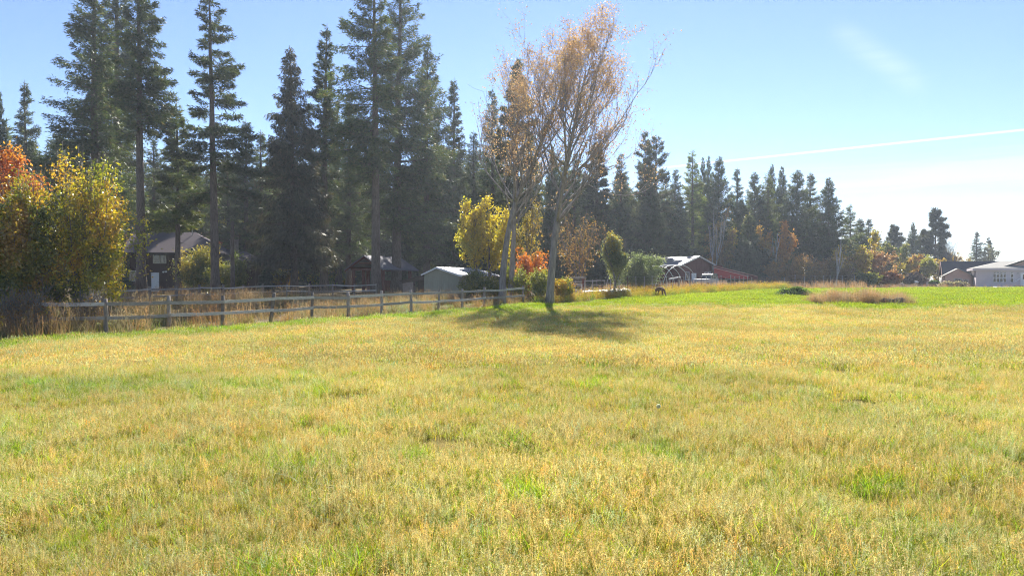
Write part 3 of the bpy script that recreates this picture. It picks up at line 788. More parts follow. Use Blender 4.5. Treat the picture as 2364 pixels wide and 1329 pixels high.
# copies of the trees above, turned and resized: (kind source, label, column, metres, tip row, half width, group)
SRC_SIZE = {sd0: (size_of(px, d, top), hw(hwp, d)) for (nm, cat, lab, px, d, top, hwp, kw) in BIG for sd0 in [kw['seed']]}
COPIES = [
 (28, 'dark fir cut by the left edge above the red maple', 4, 92, 212, 36, GT),
 (20, 'small grey-green fir standing alone above the red maple', 62, 95, 186, 48, GT),
 (20, 'low fir between the lone small fir and the dense tall fir', 135, 92, 300, 46, GT),
 (20, 'fir between the young pale conifer and the see-through trunk, behind the roof', 448, 84, 372, 48, GT),
 (19, 'broad low fir behind the left end of the house roof', 300, 86, 360, 60, GT),
 (23, 'low dark fir filling the gap left of the young pale conifer', 355, 84, 318, 46, GT),
 (20, 'ragged fir between the see-through conifer and the drooping spruce', 568, 84, 275, 52, GT),
 (20, 'feathery fir just left of the drooping spruce, lower than it', 604, 88, 300, 50, GT),
 (23, 'dark fir filling the gap behind the narrow ragged fir', 782, 90, 240, 52, GT),
 (19, 'dark fir low behind the see-through conifer', 528, 92, 345, 55, GT),
 (23, 'short fir showing under the left skirts of the drooping spruce', 615, 95, 390, 50, GT),
 (19, 'fir filling the space between drooping spruce and ragged narrow fir', 722, 92, 300, 52, GT),
 (18, 'fir half hidden left of the thick bare trunk', 805, 82, 215, 58, GT),
 (20, 'fir low behind the timber pavilion', 868, 98, 330, 55, GT),
 (23, 'fir behind the green shed roof', 1010, 96, 285, 48, GT),
 (19, 'fir behind the yellow birch beside the shed', 1092, 98, 300, 52, GT),
 (23, 'fir seen between the two cottonwood trunks', 1225, 98, 300, 44, GT),
 (28, 'dark fir behind the right cottonwood trunk', 1275, 102, 335, 44, GR),
 (19, 'fir behind the bare lower limbs right of the cottonwood', 1325, 104, 350, 48, GR),
 (22, 'rounded pine behind the right side of the cottonwood crown', 1378, 108, 335, 42, GR),
 (23, 'narrow fir just left of the open twin pines', 1432, 110, 352, 40, GR),
 (27, 'bushy grey fir below the open twin pines', 1500, 100, 425, 58, GR),
 (19, 'dark fir tip between the twin pines and the pale larch', 1556, 112, 388, 44, GR),
 (28, 'slender dark fir tip touching the pale larch on its right', 1622, 118, 363, 34, GR),
 (27, 'dense dark fir above the barn roof peak', 1658, 112, 362, 56, GR),
 (28, 'slim tip behind the dense fir above the barn', 1635, 120, 360, 34, GR),
 (20, 'thin open fir standing clear right of the barn fir', 1700, 116, 386, 32, GR),
 (27, 'fir with a blunt top above the orange aspen', 1742, 114, 397, 50, GR),
 (26, 'olive larch crowded between two blunt firs', 1772, 112, 400, 40, GR),
 (27, 'dark fir tip just left of the sharp tip and the broad spruce', 1780, 121, 380, 34, GR),
 (28, 'sharp fir tip left of the broad blue-black spruce', 1804, 119, 384, 44, GR),
 (20, 'open fir squeezed between the two big dense spruces', 1870, 119, 396, 40, GR),
 (26, 'yellow-green larch after the last big spruce', 1962, 124, 470, 32, GR),
 (27, 'short dense fir behind the yellow maple', 1985, 126, 504, 38, GR),
 (20, 'small feathery fir tip right of the yellow maple', 2004, 132, 503, 28, GR),
 (23, 'smallest fir in the falling end of the dark wood', 2026, 134, 532, 26, GR),
 (23, 'short dark fir at the left foot of the first far pine', 2046, 150, 545, 22, GR),
 (29, 'first of the far pines above the autumn trees', 2063, 150, 520, 26, GR),
 (28, 'fir-shaped second far pine above the autumn trees', 2107, 150, 513, 30, GR),
 (29, 'short pine between the second far pine and the tall lone pine', 2132, 152, 530, 20, GR),
 (20, 'thin spruce tip above the charcoal roof', 2254, 175, 533, 20, GR),
 (24, 'leafless-looking larch spire right of the thin spruce tip', 2281, 178, 548, 14, GR),
]
rs = np.random.RandomState(77)
for (src, lab, px, d, top, hwp, gp) in COPIES:
    o = copy_tree(proto[src]); h0, r0 = SRC_SIZE[src]
    o.location = at(px, d); o.rotation_euler = (0, 0, rs.uniform(0, 6.28))
    s = hw(hwp, d) / r0
    o.scale = (s, s, size_of(px, d, top) / h0)
    tag(o, lab, o['category'], gp)

# front small evergreens
def small_evergreen(label, seed, px, d, top, hwp, cols, **kw):
    return make_conifer('evergreen_tree', label, 'evergreen tree', seed, at(px, d), 'small evergreens before the wood', H=size_of(px, d, top), Rmax=hw(hwp, d), base=.02, dead=0, cols=cols, **kw)
small_evergreen('silvery green bushy spruce beside the red ramp', 41, 1722, 98, 556, 44, BLUE_C, n_spray=11000, spray=.34, dens=1.8, gaps=.05)
small_evergreen('dense dark green cedar right of the silvery spruce', 42, 1758, 101, 578, 40, ((.02, .05, .03), (.045, .085, .04), (.06, .08, .03)), n_spray=12000, spray=.3, dens=2, gaps=0, top_pow=.5)
small_evergreen('tall narrow green juniper behind the silvery spruce', 43, 1726, 103, 497, 30, ((.04, .06, .02), (.08, .11, .03), (.11, .10, .03)), n_spray=11000, spray=.34, dens=1.8, gaps=.03, top_pow=.55)
small_evergreen('small blue spruce behind the rail fence left of the spruce trunks', 44, 614, 63, 622, 15, BLUE_C, n_spray=2500, spray=.25, dens=2.2)
small_evergreen('little dark evergreen below the hawthorn by the house', 45, 285, 58, 640, 26, ((.02, .05, .04), (.04, .07, .05), (.05, .07, .04)), n_spray=3000, spray=.25, dens=2.2)

# the far-off wood behind everything reads as one mass
far_c = bpy.data.collections.new('far_conifer')
for sd0 in (51, 52, 53):
    c_, t_ = conifer(sd0, 20, 4.2, .03, 'fir', FIR_C, 1.0, .85, n_spray=9000, dead=0, gaps=.03)
    o = bpy.data.objects.new('far_conifer_%d' % sd0, c_.mesh('far_conifer', M['needle'])); far_c.objects.link(o)
rs = np.random.RandomState(5)
NW = 260
pxs = rs.uniform(-300, 1960, NW); ds = rs.uniform(106, 150, NW)
P = np.array([at(a, b) for a, b in zip(pxs, ds)])
limit = np.interp(pxs, [-300, 0, 100, 560, 700, 1150, 1400, 1700, 1960], [270, 270, 310, 350, 350, 340, 370, 420, 530]) + rs.uniform(0, 150, NW)
sz = np.array([(height_at(l, b) - 0.9) / 20 for l, b in zip(limit, ds)])
scatter('woodland', far_c, P, sz, rs.randint(0, 3, NW), np.ones((NW, 3)), 'dark mass of conifers far behind the tall firs', 0.0, 12)

# ------------------------------------------------------------------ broad-leaved trees
def broadleaf(seed, H, W, leaves, size, palette, stems=1, clear=0.2, up=0.5, depth=4, lean=0.0, cluster=0.16, tone=2.5, trunk_r=None, shape='round', limb_split=3, leaf_keep=1.0, spread=0.5, patch=None):
    """trunk-with-limbs and foliage builders of a broad-leaved tree of height H and width W at the origin"""
    rs = np.random.RandomState(seed)
    limbs = []; tips = []
    tr = trunk_r or 0.018 * H + 0.02
    def grow(p, d, L, r, lv):
        n_ = 4; pts = [p]; dd = d.copy()
        for i in range(n_):
            dd = unit(dd + rs.normal(0, 0.11, 3) + np.array([0, 0, 0.05 + 0.08 * up]))
            pts.append(pts[-1] + dd * L / n_)
        limbs.append((np.array(pts), np.linspace(r, r * 0.62, n_ + 1), lv))
        if lv >= depth:
            tips.append(pts[-1]); tips.append(pts[-2]); tips.append(pts[-3]); return
        if lv >= depth - 1: tips.append(pts[-1]); tips.append(pts[-2])
        if lv >= 1 and lv < depth - 1:
            for q_ in pts[1:]: tips.extend([q_, q_])
        k = limb_split if lv > 0 else limb_split + 1
        for j in range(k):
            f = rs.uniform(0.35, 1.0) if j else 1.0
            q = pts[int(round(f * n_))]
            ang = rs.uniform(0.35, 0.95) * (1.15 - 0.5 * up) if j else rs.uniform(0.05, 0.3)
            a = rs.uniform(0, 6.28)
            t1 = unit(np.cross(dd, rs.normal(0, 1, 3))); 
            nd = unit(dd * math.cos(ang) + t1 * math.sin(ang) + np.array([0, 0, 0.18 * up]))
            grow(q, nd, L * rs.uniform(0.58, 0.85), r * 0.62 * (1 if j == 0 else .8), lv + 1)
    for s_ in range(stems):
        a = s_ / stems * 6.28 + rs.uniform(-.4, .4)
        off = np.array([math.cos(a), math.sin(a), 0]) * (0.0 if stems == 1 else 0.07)
        d = unit(np.array([math.cos(a), math.sin(a), 0]) * (0.05 if stems == 1 else spread) + np.array([lean, 0, 1.0]))
        grow(off, d, H * (clear + .18), tr / math.sqrt(stems), 0)
    tips = np.array(tips)
    # fit the skeleton into the asked height and width
    lo = np.percentile(tips, 2, axis=0); hi = np.percentile(tips, 98, axis=0)
    sz_ = H * 0.95 / hi[2]; sx = W * 0.9 / max(hi[0] - lo[0], hi[1] - lo[1], .1)
    mid = (lo + hi) / 2
    def fit(p):
        p = np.array(p); z = p[:, 2] * sz_
        k = smooth(z / (H * max(clear, .12)))[:, None]
        xy = (p[:, :2] * sx - (mid[:2] * sx - np.array([lean * H * .5, 0])) * k)
        return np.concatenate([xy, z[:, None]], 1)
    wood = MB()
    for pts, rad, lv in limbs:
        q = fit(pts)
        if lv == 0: q[0, 2] -= 0.2
        wood.tube(q, np.maximum(rad, 0.006), 8 if lv == 0 else (5 if lv < 3 else 3))
    T = fit(tips)
    T[:, 2] *= 1 - (0.55 if stems > 2 else 0.25) * rs.uniform(0, 1, len(T)) ** 2
    if shape == 'cone':
        f = np.clip(T[:, 2] / H, 0, 1); T[:, :2] *= (1.25 - f * 1.05)[:, None]
    n_ = leaves
    tw = rs.gamma(0.42, 1.0, len(T)); ti = rs.choice(len(T), n_, p=tw / tw.sum())
    Pp = T[ti] + rs.normal(0, 1, (n_, 3)) * cluster * np.array([W, W, H * .7]) * 0.5 * rs.uniform(0.3, 1.2, (n_, 1))
    Pp[:, 2] = np.abs(Pp[:, 2])
    a1 = unit(rs.normal(0, 1, (n_, 3)) + np.array([0, 0, -.5])); a2 = unit(np.cross(a1, rs.normal(0, 1, (n_, 3))))
    s = size * rs.uniform(0.6, 1.25, (n_, 1))
    fold = unit(np.cross(a1, a2)) * s * rs.uniform(0.0, 0.35, (n_, 1))
    V = np.stack([Pp, Pp + a1 * s * .55 + a2 * s * .38 + fold, Pp + a1 * s * 1.15, Pp + a1 * s * .55 - a2 * s * .38 + fold], 1)
    pal = np.asarray(palette, float); npal = len(pal)
    key = vnoise(Pp[:, 0] + 50 + Pp[:, 1] * .6, Pp[:, 2] + 31 - Pp[:, 1] * .6, tone, seed) + rs.normal(0, 0.16, n_)
    key = np.clip((key - 0.12) / 0.76, 0, 0.999) * (npal - 1)
    i0 = key.astype(int); fr = (key - i0)[:, None]
    col = pal[i0] * (1 - fr) + pal[np.minimum(i0 + 1, npal - 1)] * fr
    if patch is not None: col = patch(Pp, col, rs)
    col = col * rs.uniform(0.72, 1.2, (n_, 1))
    fol = MB(); fol.add(V.reshape(-1, 3), np.arange(n_ * 4).reshape(-1, 4), 0, np.repeat(col, 4, 0))
    return wood, fol

def make_broadleaf(name, label, cat, seed, px, d, top, hwp, group=None, bark='bark_grey', zoff=0.0, foliage='crown', **kw):
    root = empty(name, at(px, d, zoff)); tag(root, label, cat, group)
    wood, fol = broadleaf(seed, size_of(px, d, top), 2 * hw(hwp, d), **kw)
    wood.build('trunk' if cat != 'bush' else 'stems', M[bark], root, smooth_shade=True)
    if kw['leaves']: fol.build(foliage, M['leaf'], root)
    return root

YEL = [(.55, .42, .02), (.68, .52, .03), (.74, .56, .05), (.50, .47, .04)]
YG = [(.10, .15, .015), (.22, .26, .02), (.42, .36, .02), (.55, .36, .03), (.5, .24, .03)]
ORG = [(.50, .12, .015), (.60, .20, .02), (.62, .30, .03)]
RED = [(.58, .16, .05), (.64, .23, .05), (.66, .32, .06)]
BRN = [(.26, .13, .05), (.36, .18, .06), (.42, .24, .08), (.22, .16, .06)]
SIL = [(.16, .20, .09), (.26, .30, .16), (.34, .36, .2), (.30, .30, .06)]
PNK = [(.42, .18, .10), (.48, .26, .14), (.40, .22, .12), (.46, .32, .10)]
OLV = [(.12, .15, .03), (.20, .21, .04), (.30, .26, .05)]

GA = 'autumn trees'
def hawthorn_patch(P, col, rs):
    k = smooth((-P[:, 0] - 1.3 + 0.3 * (P[:, 2] - 3) + rs.normal(0, .5, len(P))) / 1.6)[:, None] * smooth((P[:, 2] - 1.8) / 1.5)[:, None]
    return col * (1 - k * .75) + np.array([.52, .22, .03]) * k * .75
make_broadleaf('hawthorn_tree', 'wide yellow-green tree with many stems before the left end of the rail fence', 'tree', 61, 158, 29, 365, 140, GA, leaves=27000, size=.115, palette=[(.13, .16, .02), (.24, .25, .02), (.42, .38, .03), (.60, .46, .035), (.62, .36, .035)], stems=6, clear=.08, up=.1, depth=4, cluster=.085, tone=.8, spread=.55, patch=hawthorn_patch, trunk_r=.2)
make_broadleaf('hawthorn_tree', 'green-leaved lower tree under the left edge maple', 'tree', 62, 30, 27, 440, 90, GA, leaves=26000, size=.12, palette=[(.10, .14, .02), (.20, .22, .02), (.36, .30, .02), (.46, .26, .03)], stems=4, clear=.1, up=.2, depth=4, cluster=.10, tone=.8, trunk_r=.15)
make_broadleaf('maple_tree', 'orange-red maple cut by the left edge of the photo', 'tree', 63, -38, 34, 345, 92, GA, leaves=20000, size=.16, palette=RED + [(.55, .28, .04)], stems=2, clear=.2, up=.5, depth=4, cluster=.13, tone=1.2)
make_broadleaf('brush', 'bare grey twiggy brush right of the hawthorn', 'bush', 64, 245, 33, 450, 45, None, leaves=900, size=.09, palette=BRN, stems=5, clear=.2, up=.5, depth=4, limb_split=3, cluster=.1)
make_broadleaf('brush', 'grey leafless brush tangled under the yellow hawthorn', 'bush', 91, 205, 26.5, 668, 52, None, leaves=500, size=.08, palette=BRN, stems=7, clear=.1, up=.2, depth=4, cluster=.1, trunk_r=.06)
make_broadleaf('brush', 'dark bare brush at the foot of the left edge trees', 'bush', 92, 60, 25, 660, 70, None, leaves=700, size=.08, palette=BRN, stems=7, clear=.1, up=.2, depth=4, cluster=.1, trunk_r=.06)
make_broadleaf('shrub', 'rounded olive shrub in front of the brown house windows', 'bush', 65, 456, 64, 566, 50, None, leaves=15000, size=.16, palette=OLV + [(.42, .30, .04)], stems=4, clear=.08, up=.3, depth=3, cluster=.17, tone=.9)
make_broadleaf('shrub', 'small olive shrub at the right wall of the brown house', 'bush', 66, 540, 66, 585, 34, None, leaves=8000, size=.15, palette=OLV, stems=4, clear=.08, up=.3, depth=3, cluster=.17, tone=.9)
make_broadleaf('maple_tree', 'deep red tree rising behind the brown house roof', 'tree', 67, 508, 94, 532, 62, GA, leaves=15000, size=.24, palette=[(.40, .05, .04), (.5, .09, .05), (.5, .16, .04)], stems=2, clear=.15, up=.3, depth=4, cluster=.14, tone=2)
make_broadleaf('shrub', 'glowing yellow shrub seen between the brown house and the spruce trunks', 'bush', 68, 605, 90, 612, 40, 'yellow shrubs behind the trunks', leaves=8000, size=.22, palette=YEL, stems=4, clear=.08, up=.3, depth=3, cluster=.2, tone=1.5)
make_broadleaf('shrub', 'glowing orange-yellow shrub left of the grey spruce trunk', 'bush', 69, 652, 92, 600, 34, 'yellow shrubs behind the trunks', leaves=8000, size=.22, palette=[(.55, .33, .03), (.6, .3, .04), (.55, .4, .04)], stems=4, clear=.08, up=.3, depth=3, cluster=.2, tone=1.5)
make_broadleaf('shrub', 'yellow-green shrub seen left of the timber pavilion', 'bush', 70, 760, 92, 620, 42, 'yellow shrubs behind the trunks', leaves=7000, size=.22, palette=YG, stems=4, clear=.08, up=.3, depth=3, cluster=.2, tone=1.5)
make_broadleaf('shrub', 'yellow-green tree seen high between house roof and spruce', 'tree', 71, 545, 100, 470, 45, GA, leaves=9000, size=.25, palette=YG[1:4], stems=2, clear=.2, up=.4, depth=3, cluster=.16, tone=2)
make_broadleaf('birch_tree', 'bright yellow birch at the right end of the green shed', 'tree', 72, 1120, 60, 455, 58, GA, leaves=13000, size=.18, palette=YEL, stems=2, clear=.3, up=.15, depth=4, cluster=.085, tone=1.5, spread=.6, bark='bark_grey')
make_broadleaf('shrub', 'dark green undergrowth bush beside the shed wall', 'bush', 73, 1112, 56.5, 622, 40, None, leaves=8000, size=.13, palette=[(.07, .11, .02), (.14, .18, .02), (.3, .28, .02)], stems=4, clear=.08, up=.3, depth=3, cluster=.2, tone=.8)
make_broadleaf('maple_tree', 'small flaming orange maple between the cottonwood trunks', 'tree', 74, 1224, 57, 572, 38, GA, leaves=9000, size=.13, palette=[(.70, .20, .025), (.76, .28, .03), (.78, .38, .04)], stems=4, clear=.08, up=.3, depth=4, cluster=.09, tone=1, spread=.5)
make_broadleaf('shrub', 'yellow-green thicket under the orange maple left side', 'bush', 75, 1190, 54, 615, 26, None, leaves=5000, size=.12, palette=[(.14, .19, .03), (.32, .32, .04), (.45, .38, .05)], stems=4, clear=.08, up=.4, depth=3, cluster=.2, tone=.7)
make_broadleaf('shrub', 'pale green thicket between orange maple and right cottonwood', 'bush', 76, 1246, 52.5, 622, 24, None, leaves=5000, size=.12, palette=[(.20, .24, .06), (.34, .34, .08), (.45, .38, .05)], stems=4, clear=.08, up=.4, depth=3, cluster=.2, tone=.7)
make_broadleaf('shrub', 'yellow weedy bush right of the right cottonwood', 'bush', 77, 1300, 53, 640, 26, None, leaves=5000, size=.11, palette=YG[1:], stems=4, clear=.08, up=.4, depth=3, cluster=.2, tone=.7)
make_broadleaf('birch_tree', 'golden-leaved slender tree behind the left cottonwood trunks', 'tree', 78, 1205, 66, 450, 46, GA, leaves=4200, size=.16, palette=[(.26, .22, .05), (.42, .30, .04), (.30, .17, .06)], stems=2, clear=.2, up=.3, depth=4, cluster=.09, tone=1.5)
make_broadleaf('birch_tree', 'orange-brown thinly leaved tree right of the right cottonwood', 'tree', 79, 1335, 76, 480, 50, GA, leaves=1900, size=.18, palette=[(.32, .17, .07), (.42, .26, .06), (.24, .13, .07)], stems=3, clear=.15, up=.2, depth=4, cluster=.10, tone=1.5)
def young_patch(P, col, rs):
    k = smooth((P[:, 2] - 3.6 + rs.normal(0, .5, len(P))) / .8)[:, None] * (rs.uniform(size=(len(P), 1)) < .6)
    return col * (1 - k) + np.array([.5, .36, .03]) * k
make_broadleaf('poplar_tree', 'young teardrop-shaped silvery tree before the wire fence', 'tree', 80, 1415, 59, 532, 38, None, leaves=13000, size=.13, palette=SIL, stems=1, clear=.14, up=.7, depth=4, cluster=.13, tone=.8, shape='cone', patch=young_patch)
make_broadleaf('shrub', 'rounded silvery green bush beside the young teardrop tree', 'bush', 81, 1481, 64, 584, 40, None, leaves=12000, size=.14, palette=SIL[:3], stems=4, clear=.06, up=.4, depth=3, cluster=.18, tone=.8)
FAR = [
 ('larch_tree', 'rusty brown young larch behind the barn gable', 'tree', 1645, 104, 555, 34, BRN),
 ('larch_tree', 'rusty orange birch crown hanging above the red ramp', 'tree', 1672, 108, 500, 46, [(.34, .2, .07), (.45, .28, .07), (.3, .22, .08)]),
 ('aspen_tree', 'yellow treetop peeking left of the narrow juniper', 'tree', 1708, 110, 488, 26, YEL),
 ('aspen_tree', 'orange drooping aspen left of the tall orange aspen', 'tree', 1762, 104, 524, 28, [(.5, .26, .06), (.58, .32, .06), (.42, .3, .1)]),
 ('aspen_tree', 'tall narrow orange aspen in front of the blue-black spruce', 'tree', 1806, 102, 510, 26, [(.52, .2, .05), (.58, .28, .06), (.42, .2, .08)]),
 ('thicket', 'brown leafy thicket at the foot of the orange aspen', 'bush', 1800, 99, 600, 44, BRN),
 ('thicket', 'brown bare thicket under the last big spruce', 'bush', 1862, 100, 585, 48, BRN),
 ('thicket', 'grey-brown thicket at the right foot of the last big spruce', 'bush', 1915, 102, 592, 42, [(.2, .13, .07), (.3, .18, .08), (.24, .2, .08)]),
 ('maple_tree', 'big yellow maple where the dark wood ends', 'tree', 1974, 104, 545, 42, [(.3, .3, .03), (.5, .4, .03), (.55, .38, .04), (.5, .28, .04)]),
 ('maple_tree', 'pink-orange tree touching the big yellow maple', 'tree', 2026, 108, 568, 38, PNK),
 ('thicket', 'green bush with yellow tips under the pink-orange tree', 'bush', 2008, 102, 628, 22, YG[:4]),
 ('thicket', 'red-orange low bush right of the green bush', 'bush', 2048, 105, 628, 26, [(.42, .12, .07), (.5, .2, .06), (.5, .34, .05)]),
 ('maple_tree', 'olive tree in front of the first far pine', 'tree', 2060, 122, 556, 28, OLV + [(.4, .34, .05)]),
 ('maple_tree', 'yellow-orange tree below the second far pine', 'tree', 2092, 122, 590, 28, [(.36, .32, .05), (.5, .36, .05), (.5, .24, .08)]),
 ('maple_tree', 'yellow-green tree below the tall lone pine', 'tree', 2136, 126, 588, 30, [(.2, .24, .05), (.42, .38, .05), (.3, .3, .06)]),
 ('maple_tree', 'golden tree touching the peak of the salmon gable', 'tree', 2160, 135, 596, 20, [(.5, .36, .05), (.5, .28, .06), (.3, .28, .06)]),
 ('maple_tree', 'orange round tree behind the left end of the charcoal roof', 'tree', 2206, 150, 578, 24, [(.5, .3, .06), (.56, .36, .06), (.34, .3, .08)]),
 ('willow_tree', 'thin sparse tree right of the thin spruce tip', 'tree', 2282, 172, 560, 22, [(.22, .2, .1), (.3, .27, .12)]),
 ('willow_tree', 'low wispy tree left of the thin spruce tip', 'tree', 2240, 174, 590, 18, [(.3, .26, .14), (.24, .22, .1)]),
 ('thicket', 'purple-brown bush in the gap below the far pines', 'bush', 2110, 118, 630, 24, [(.2, .13, .12), (.28, .18, .14)]),
 ('bush', 'large straw-coloured bush before the salmon gables', 'bush', 2196, 103, 650, 23, [(.30, .24, .17), (.36, .30, .22), (.24, .21, .15)]),
 ('bush', 'small green bush at the left corner of the salmon gable', 'bush', 2156, 112, 648, 10, [(.08, .14, .03), (.14, .2, .04)]),
]
for i, (nm, lab, cat, px, d, top, hwp, pal) in enumerate(FAR):
    thin = nm in ('willow_tree',)
    make_broadleaf(nm, lab, cat, 200 + i, px, d, top, hwp, GA if cat == 'tree' else 'bushes along the far wood', leaves=(1800 if thin else 5500), size=.26 if d > 100 else .2, palette=pal, stems=1 if cat == 'tree' else 4, clear=.14 if cat == 'tree' else .06, up=.25, depth=3, cluster=.12, tone=1.6)
make_broadleaf('bare_tree', 'leafless grey tree right of the tall lone pine', 'tree', 260, 2190, 145, 550, 24, 'leafless trees', leaves=0, size=.1, palette=BRN, stems=3, clear=.15, up=.5, depth=5, cluster=.1, limb_split=3)
make_broadleaf('bare_birch', 'white-stemmed leafless birch behind the barn', 'tree', 261, 1655, 100, 492, 20, 'leafless trees', bark='bark_white', leaves=0, size=.1, palette=BRN, stems=2, clear=.3, up=.8, depth=3, spread=.15, trunk_r=.13)
make_broadleaf('bare_birch', 'white leaning birch stem beside the orange drooping aspen', 'tree', 262, 1772, 101, 540, 10, 'leafless trees', bark='bark_white', leaves=0, size=.1, palette=BRN, stems=1, clear=.5, up=.8, depth=2, lean=.3, trunk_r=.13)
make_broadleaf('bare_birch', 'thin white birch stem at the foot of the last big spruce', 'tree', 263, 1930, 99, 540, 10, 'leafless trees', bark='bark_white', leaves=0, size=.1, palette=BRN, stems=1, clear=.5, up=.8, depth=2, lean=.15, trunk_r=.12)

# the two big cottonwoods: trunks along the curves the photo shows, limbs reaching up from them
def cottonwood(label, seed, paths, n_limb, leaves, d, limb_len, low, base_xy):
    rs = np.random.RandomState(seed)
    root = empty('cottonwood_tree', at(base_xy[0], d)); tag(root, label, 'cottonwood tree', 'brown-leaved cottonwoods')
    base = np.array(root.location)
    wood = MB(); tips = []
    for pi, (pts, r0, r1) in enumerate(paths):
        P = np.array([[X_at(px, d) - base[0], dy, height_at(py, d) - base[2]] for px, py, dy in pts])
        P[0, 2] = min(P[0, 2], -0.25)
        t = np.linspace(0, 1, len(P)); tt = np.linspace(0, 1, 22)
        Q = np.stack([np.interp(tt, t, P[:, k]) for k in range(3)], -1)
        for _ in range(2): Q[1:-1] = (Q[:-2] + 2 * Q[1:-1] + Q[2:]) / 4
        rad = r0 + (r1 - r0) * tt ** 0.8; rad[0] *= 1.25
        wood.tube(Q, rad, 9)
        def twig(p, dd, L, r, lv):
            n_ = 5; pt = [p]; d_ = dd.copy()
            for i in range(n_):
                d_ = unit(d_ + rs.normal(0, .09, 3) + np.array([0.02, 0, .11])); pt.append(pt[-1] + d_ * L / n_)
            wood.tube(pt, np.linspace(r, max(r * .4, .006), n_ + 1), 5 if lv == 0 else 3)
            if lv >= 1:
                for k in (2, 3, 4, 5): tips.append(pt[k])
            if lv < 3:
                for j in range(4 if lv < 2 else 2):
                    q = pt[rs.randint(2, n_ + 1)]
                    nd = unit(d_ + rs.normal(0, .52, 3) + np.array([0, 0, .15]))
                    twig(q, nd, L * rs.uniform(.38, .62), r * .5, lv + 1)
        for i in range(n_limb[pi]):
            f = low + (1 - low) * rs.uniform() ** 1.5 if i else 1.0
            p = np.array([np.interp(f, tt, Q[:, k]) for k in range(3)])
            ax = unit(np.array([np.interp(min(1, f + .05), tt, Q[:, k]) for k in range(3)]) - np.array([np.interp(f - .05, tt, Q[:, k]) for k in range(3)]))
            a = rs.uniform(0, 6.28); side = np.array([math.cos(a), math.sin(a), 0])
            nd = unit(ax * .75 + side * rs.uniform(.45, 1.15)) if f < .98 else ax
            L = limb_len * (1.15 - 0.88 * f) * rs.uniform(.7, 1.15)
            twig(p, nd, L, np.interp(f, tt, rad) * .42, 0)
    wood.build('trunk', M['bark_pale'], root, smooth_shade=True)
    T = np.array(tips); n_ = leaves
    Pp = T[rs.randint(0, len(T), n_)] + rs.normal(0, .22, (n_, 3))
    a1 = unit(rs.normal(0, 1, (n_, 3)) + np.array([0, 0, -.9])); a2 = unit(np.cross(a1, rs.normal(0, 1, (n_, 3))))
    s = rs.uniform(.06, .125, (n_, 1))
    V = np.stack([Pp, Pp + a1 * s * .5 + a2 * s * .45, Pp + a1 * s * 1.2, Pp + a1 * s * .5 - a2 * s * .45], 1)
    pal = np.array([(.50, .30, .18), (.42, .23, .16), (.58, .36, .17), (.40, .26, .20)])
    col = pal[rs.randint(0, 4, n_)] * (0.75 + .5 * vnoise(Pp[:, 0], Pp[:, 2], 1.5, seed))[:, None] * rs.uniform(.7, 1.2, (n_, 1))
    fol = MB(); fol.add(V.reshape(-1, 3), np.arange(n_ * 4).reshape(-1, 4), 0, np.repeat(col, 4, 0))
    fol.build('crown', M['leaf'], root)
    return root
cottonwood('leaning brown-leaved cottonwood with a forked trunk at the end of the rail fence', 301,
    [([(1158, 690, 0), (1162, 600, .1), (1185, 470, .2), (1238, 360, .3), (1272, 270, .6), (1296, 205, .8), (1308, 170, .9)], .30, .03),
     ([(1178, 690, .7), (1185, 560, .8), (1190, 430, 1.2), (1186, 320, 1.6), (1205, 240, 2)], .26, .025)], (26, 12), 13500, 53, 6.6, .32, (1160, 690))
cottonwood('tallest brown-leaved cottonwood with a single grey trunk right of the orange maple', 302,
    [([(1268, 700, 0), (1275, 600, .1), (1290, 480, .2), (1305, 390, .2), (1328, 280, 0), (1342, 215, -.3), (1350, 170, -.5)], .32, .03)], (38,), 21000, 50, 8.6, .28, (1268, 700))

# snag and stumps
m_ = MB(); HS = size_of(537, 60, 512)
m_.tube([(0, 0, -.2), (.02, 0, HS * .3), (-.03, .05, HS * .7), (.02, 0, HS)], [.22, .18, .16, .12], 9)
for zz, a in ((HS * .5, .4), (HS * .66, 2.9), (HS * .8, 1.2), (HS * .35, 4.4)):
    m_.tube([(0, 0, zz), (math.cos(a) * .5, math.sin(a) * .5, zz + .15), (math.cos(a) * .9, math.sin(a) * .9, zz + .1)], [.04, .025, .01], 4)
o = m_.build('tree_snag', M['bark'], smooth_shade=True); o.location = at(537, 60)
tag(o, 'broken-off dead trunk beside the right end of the brown house', 'dead tree')

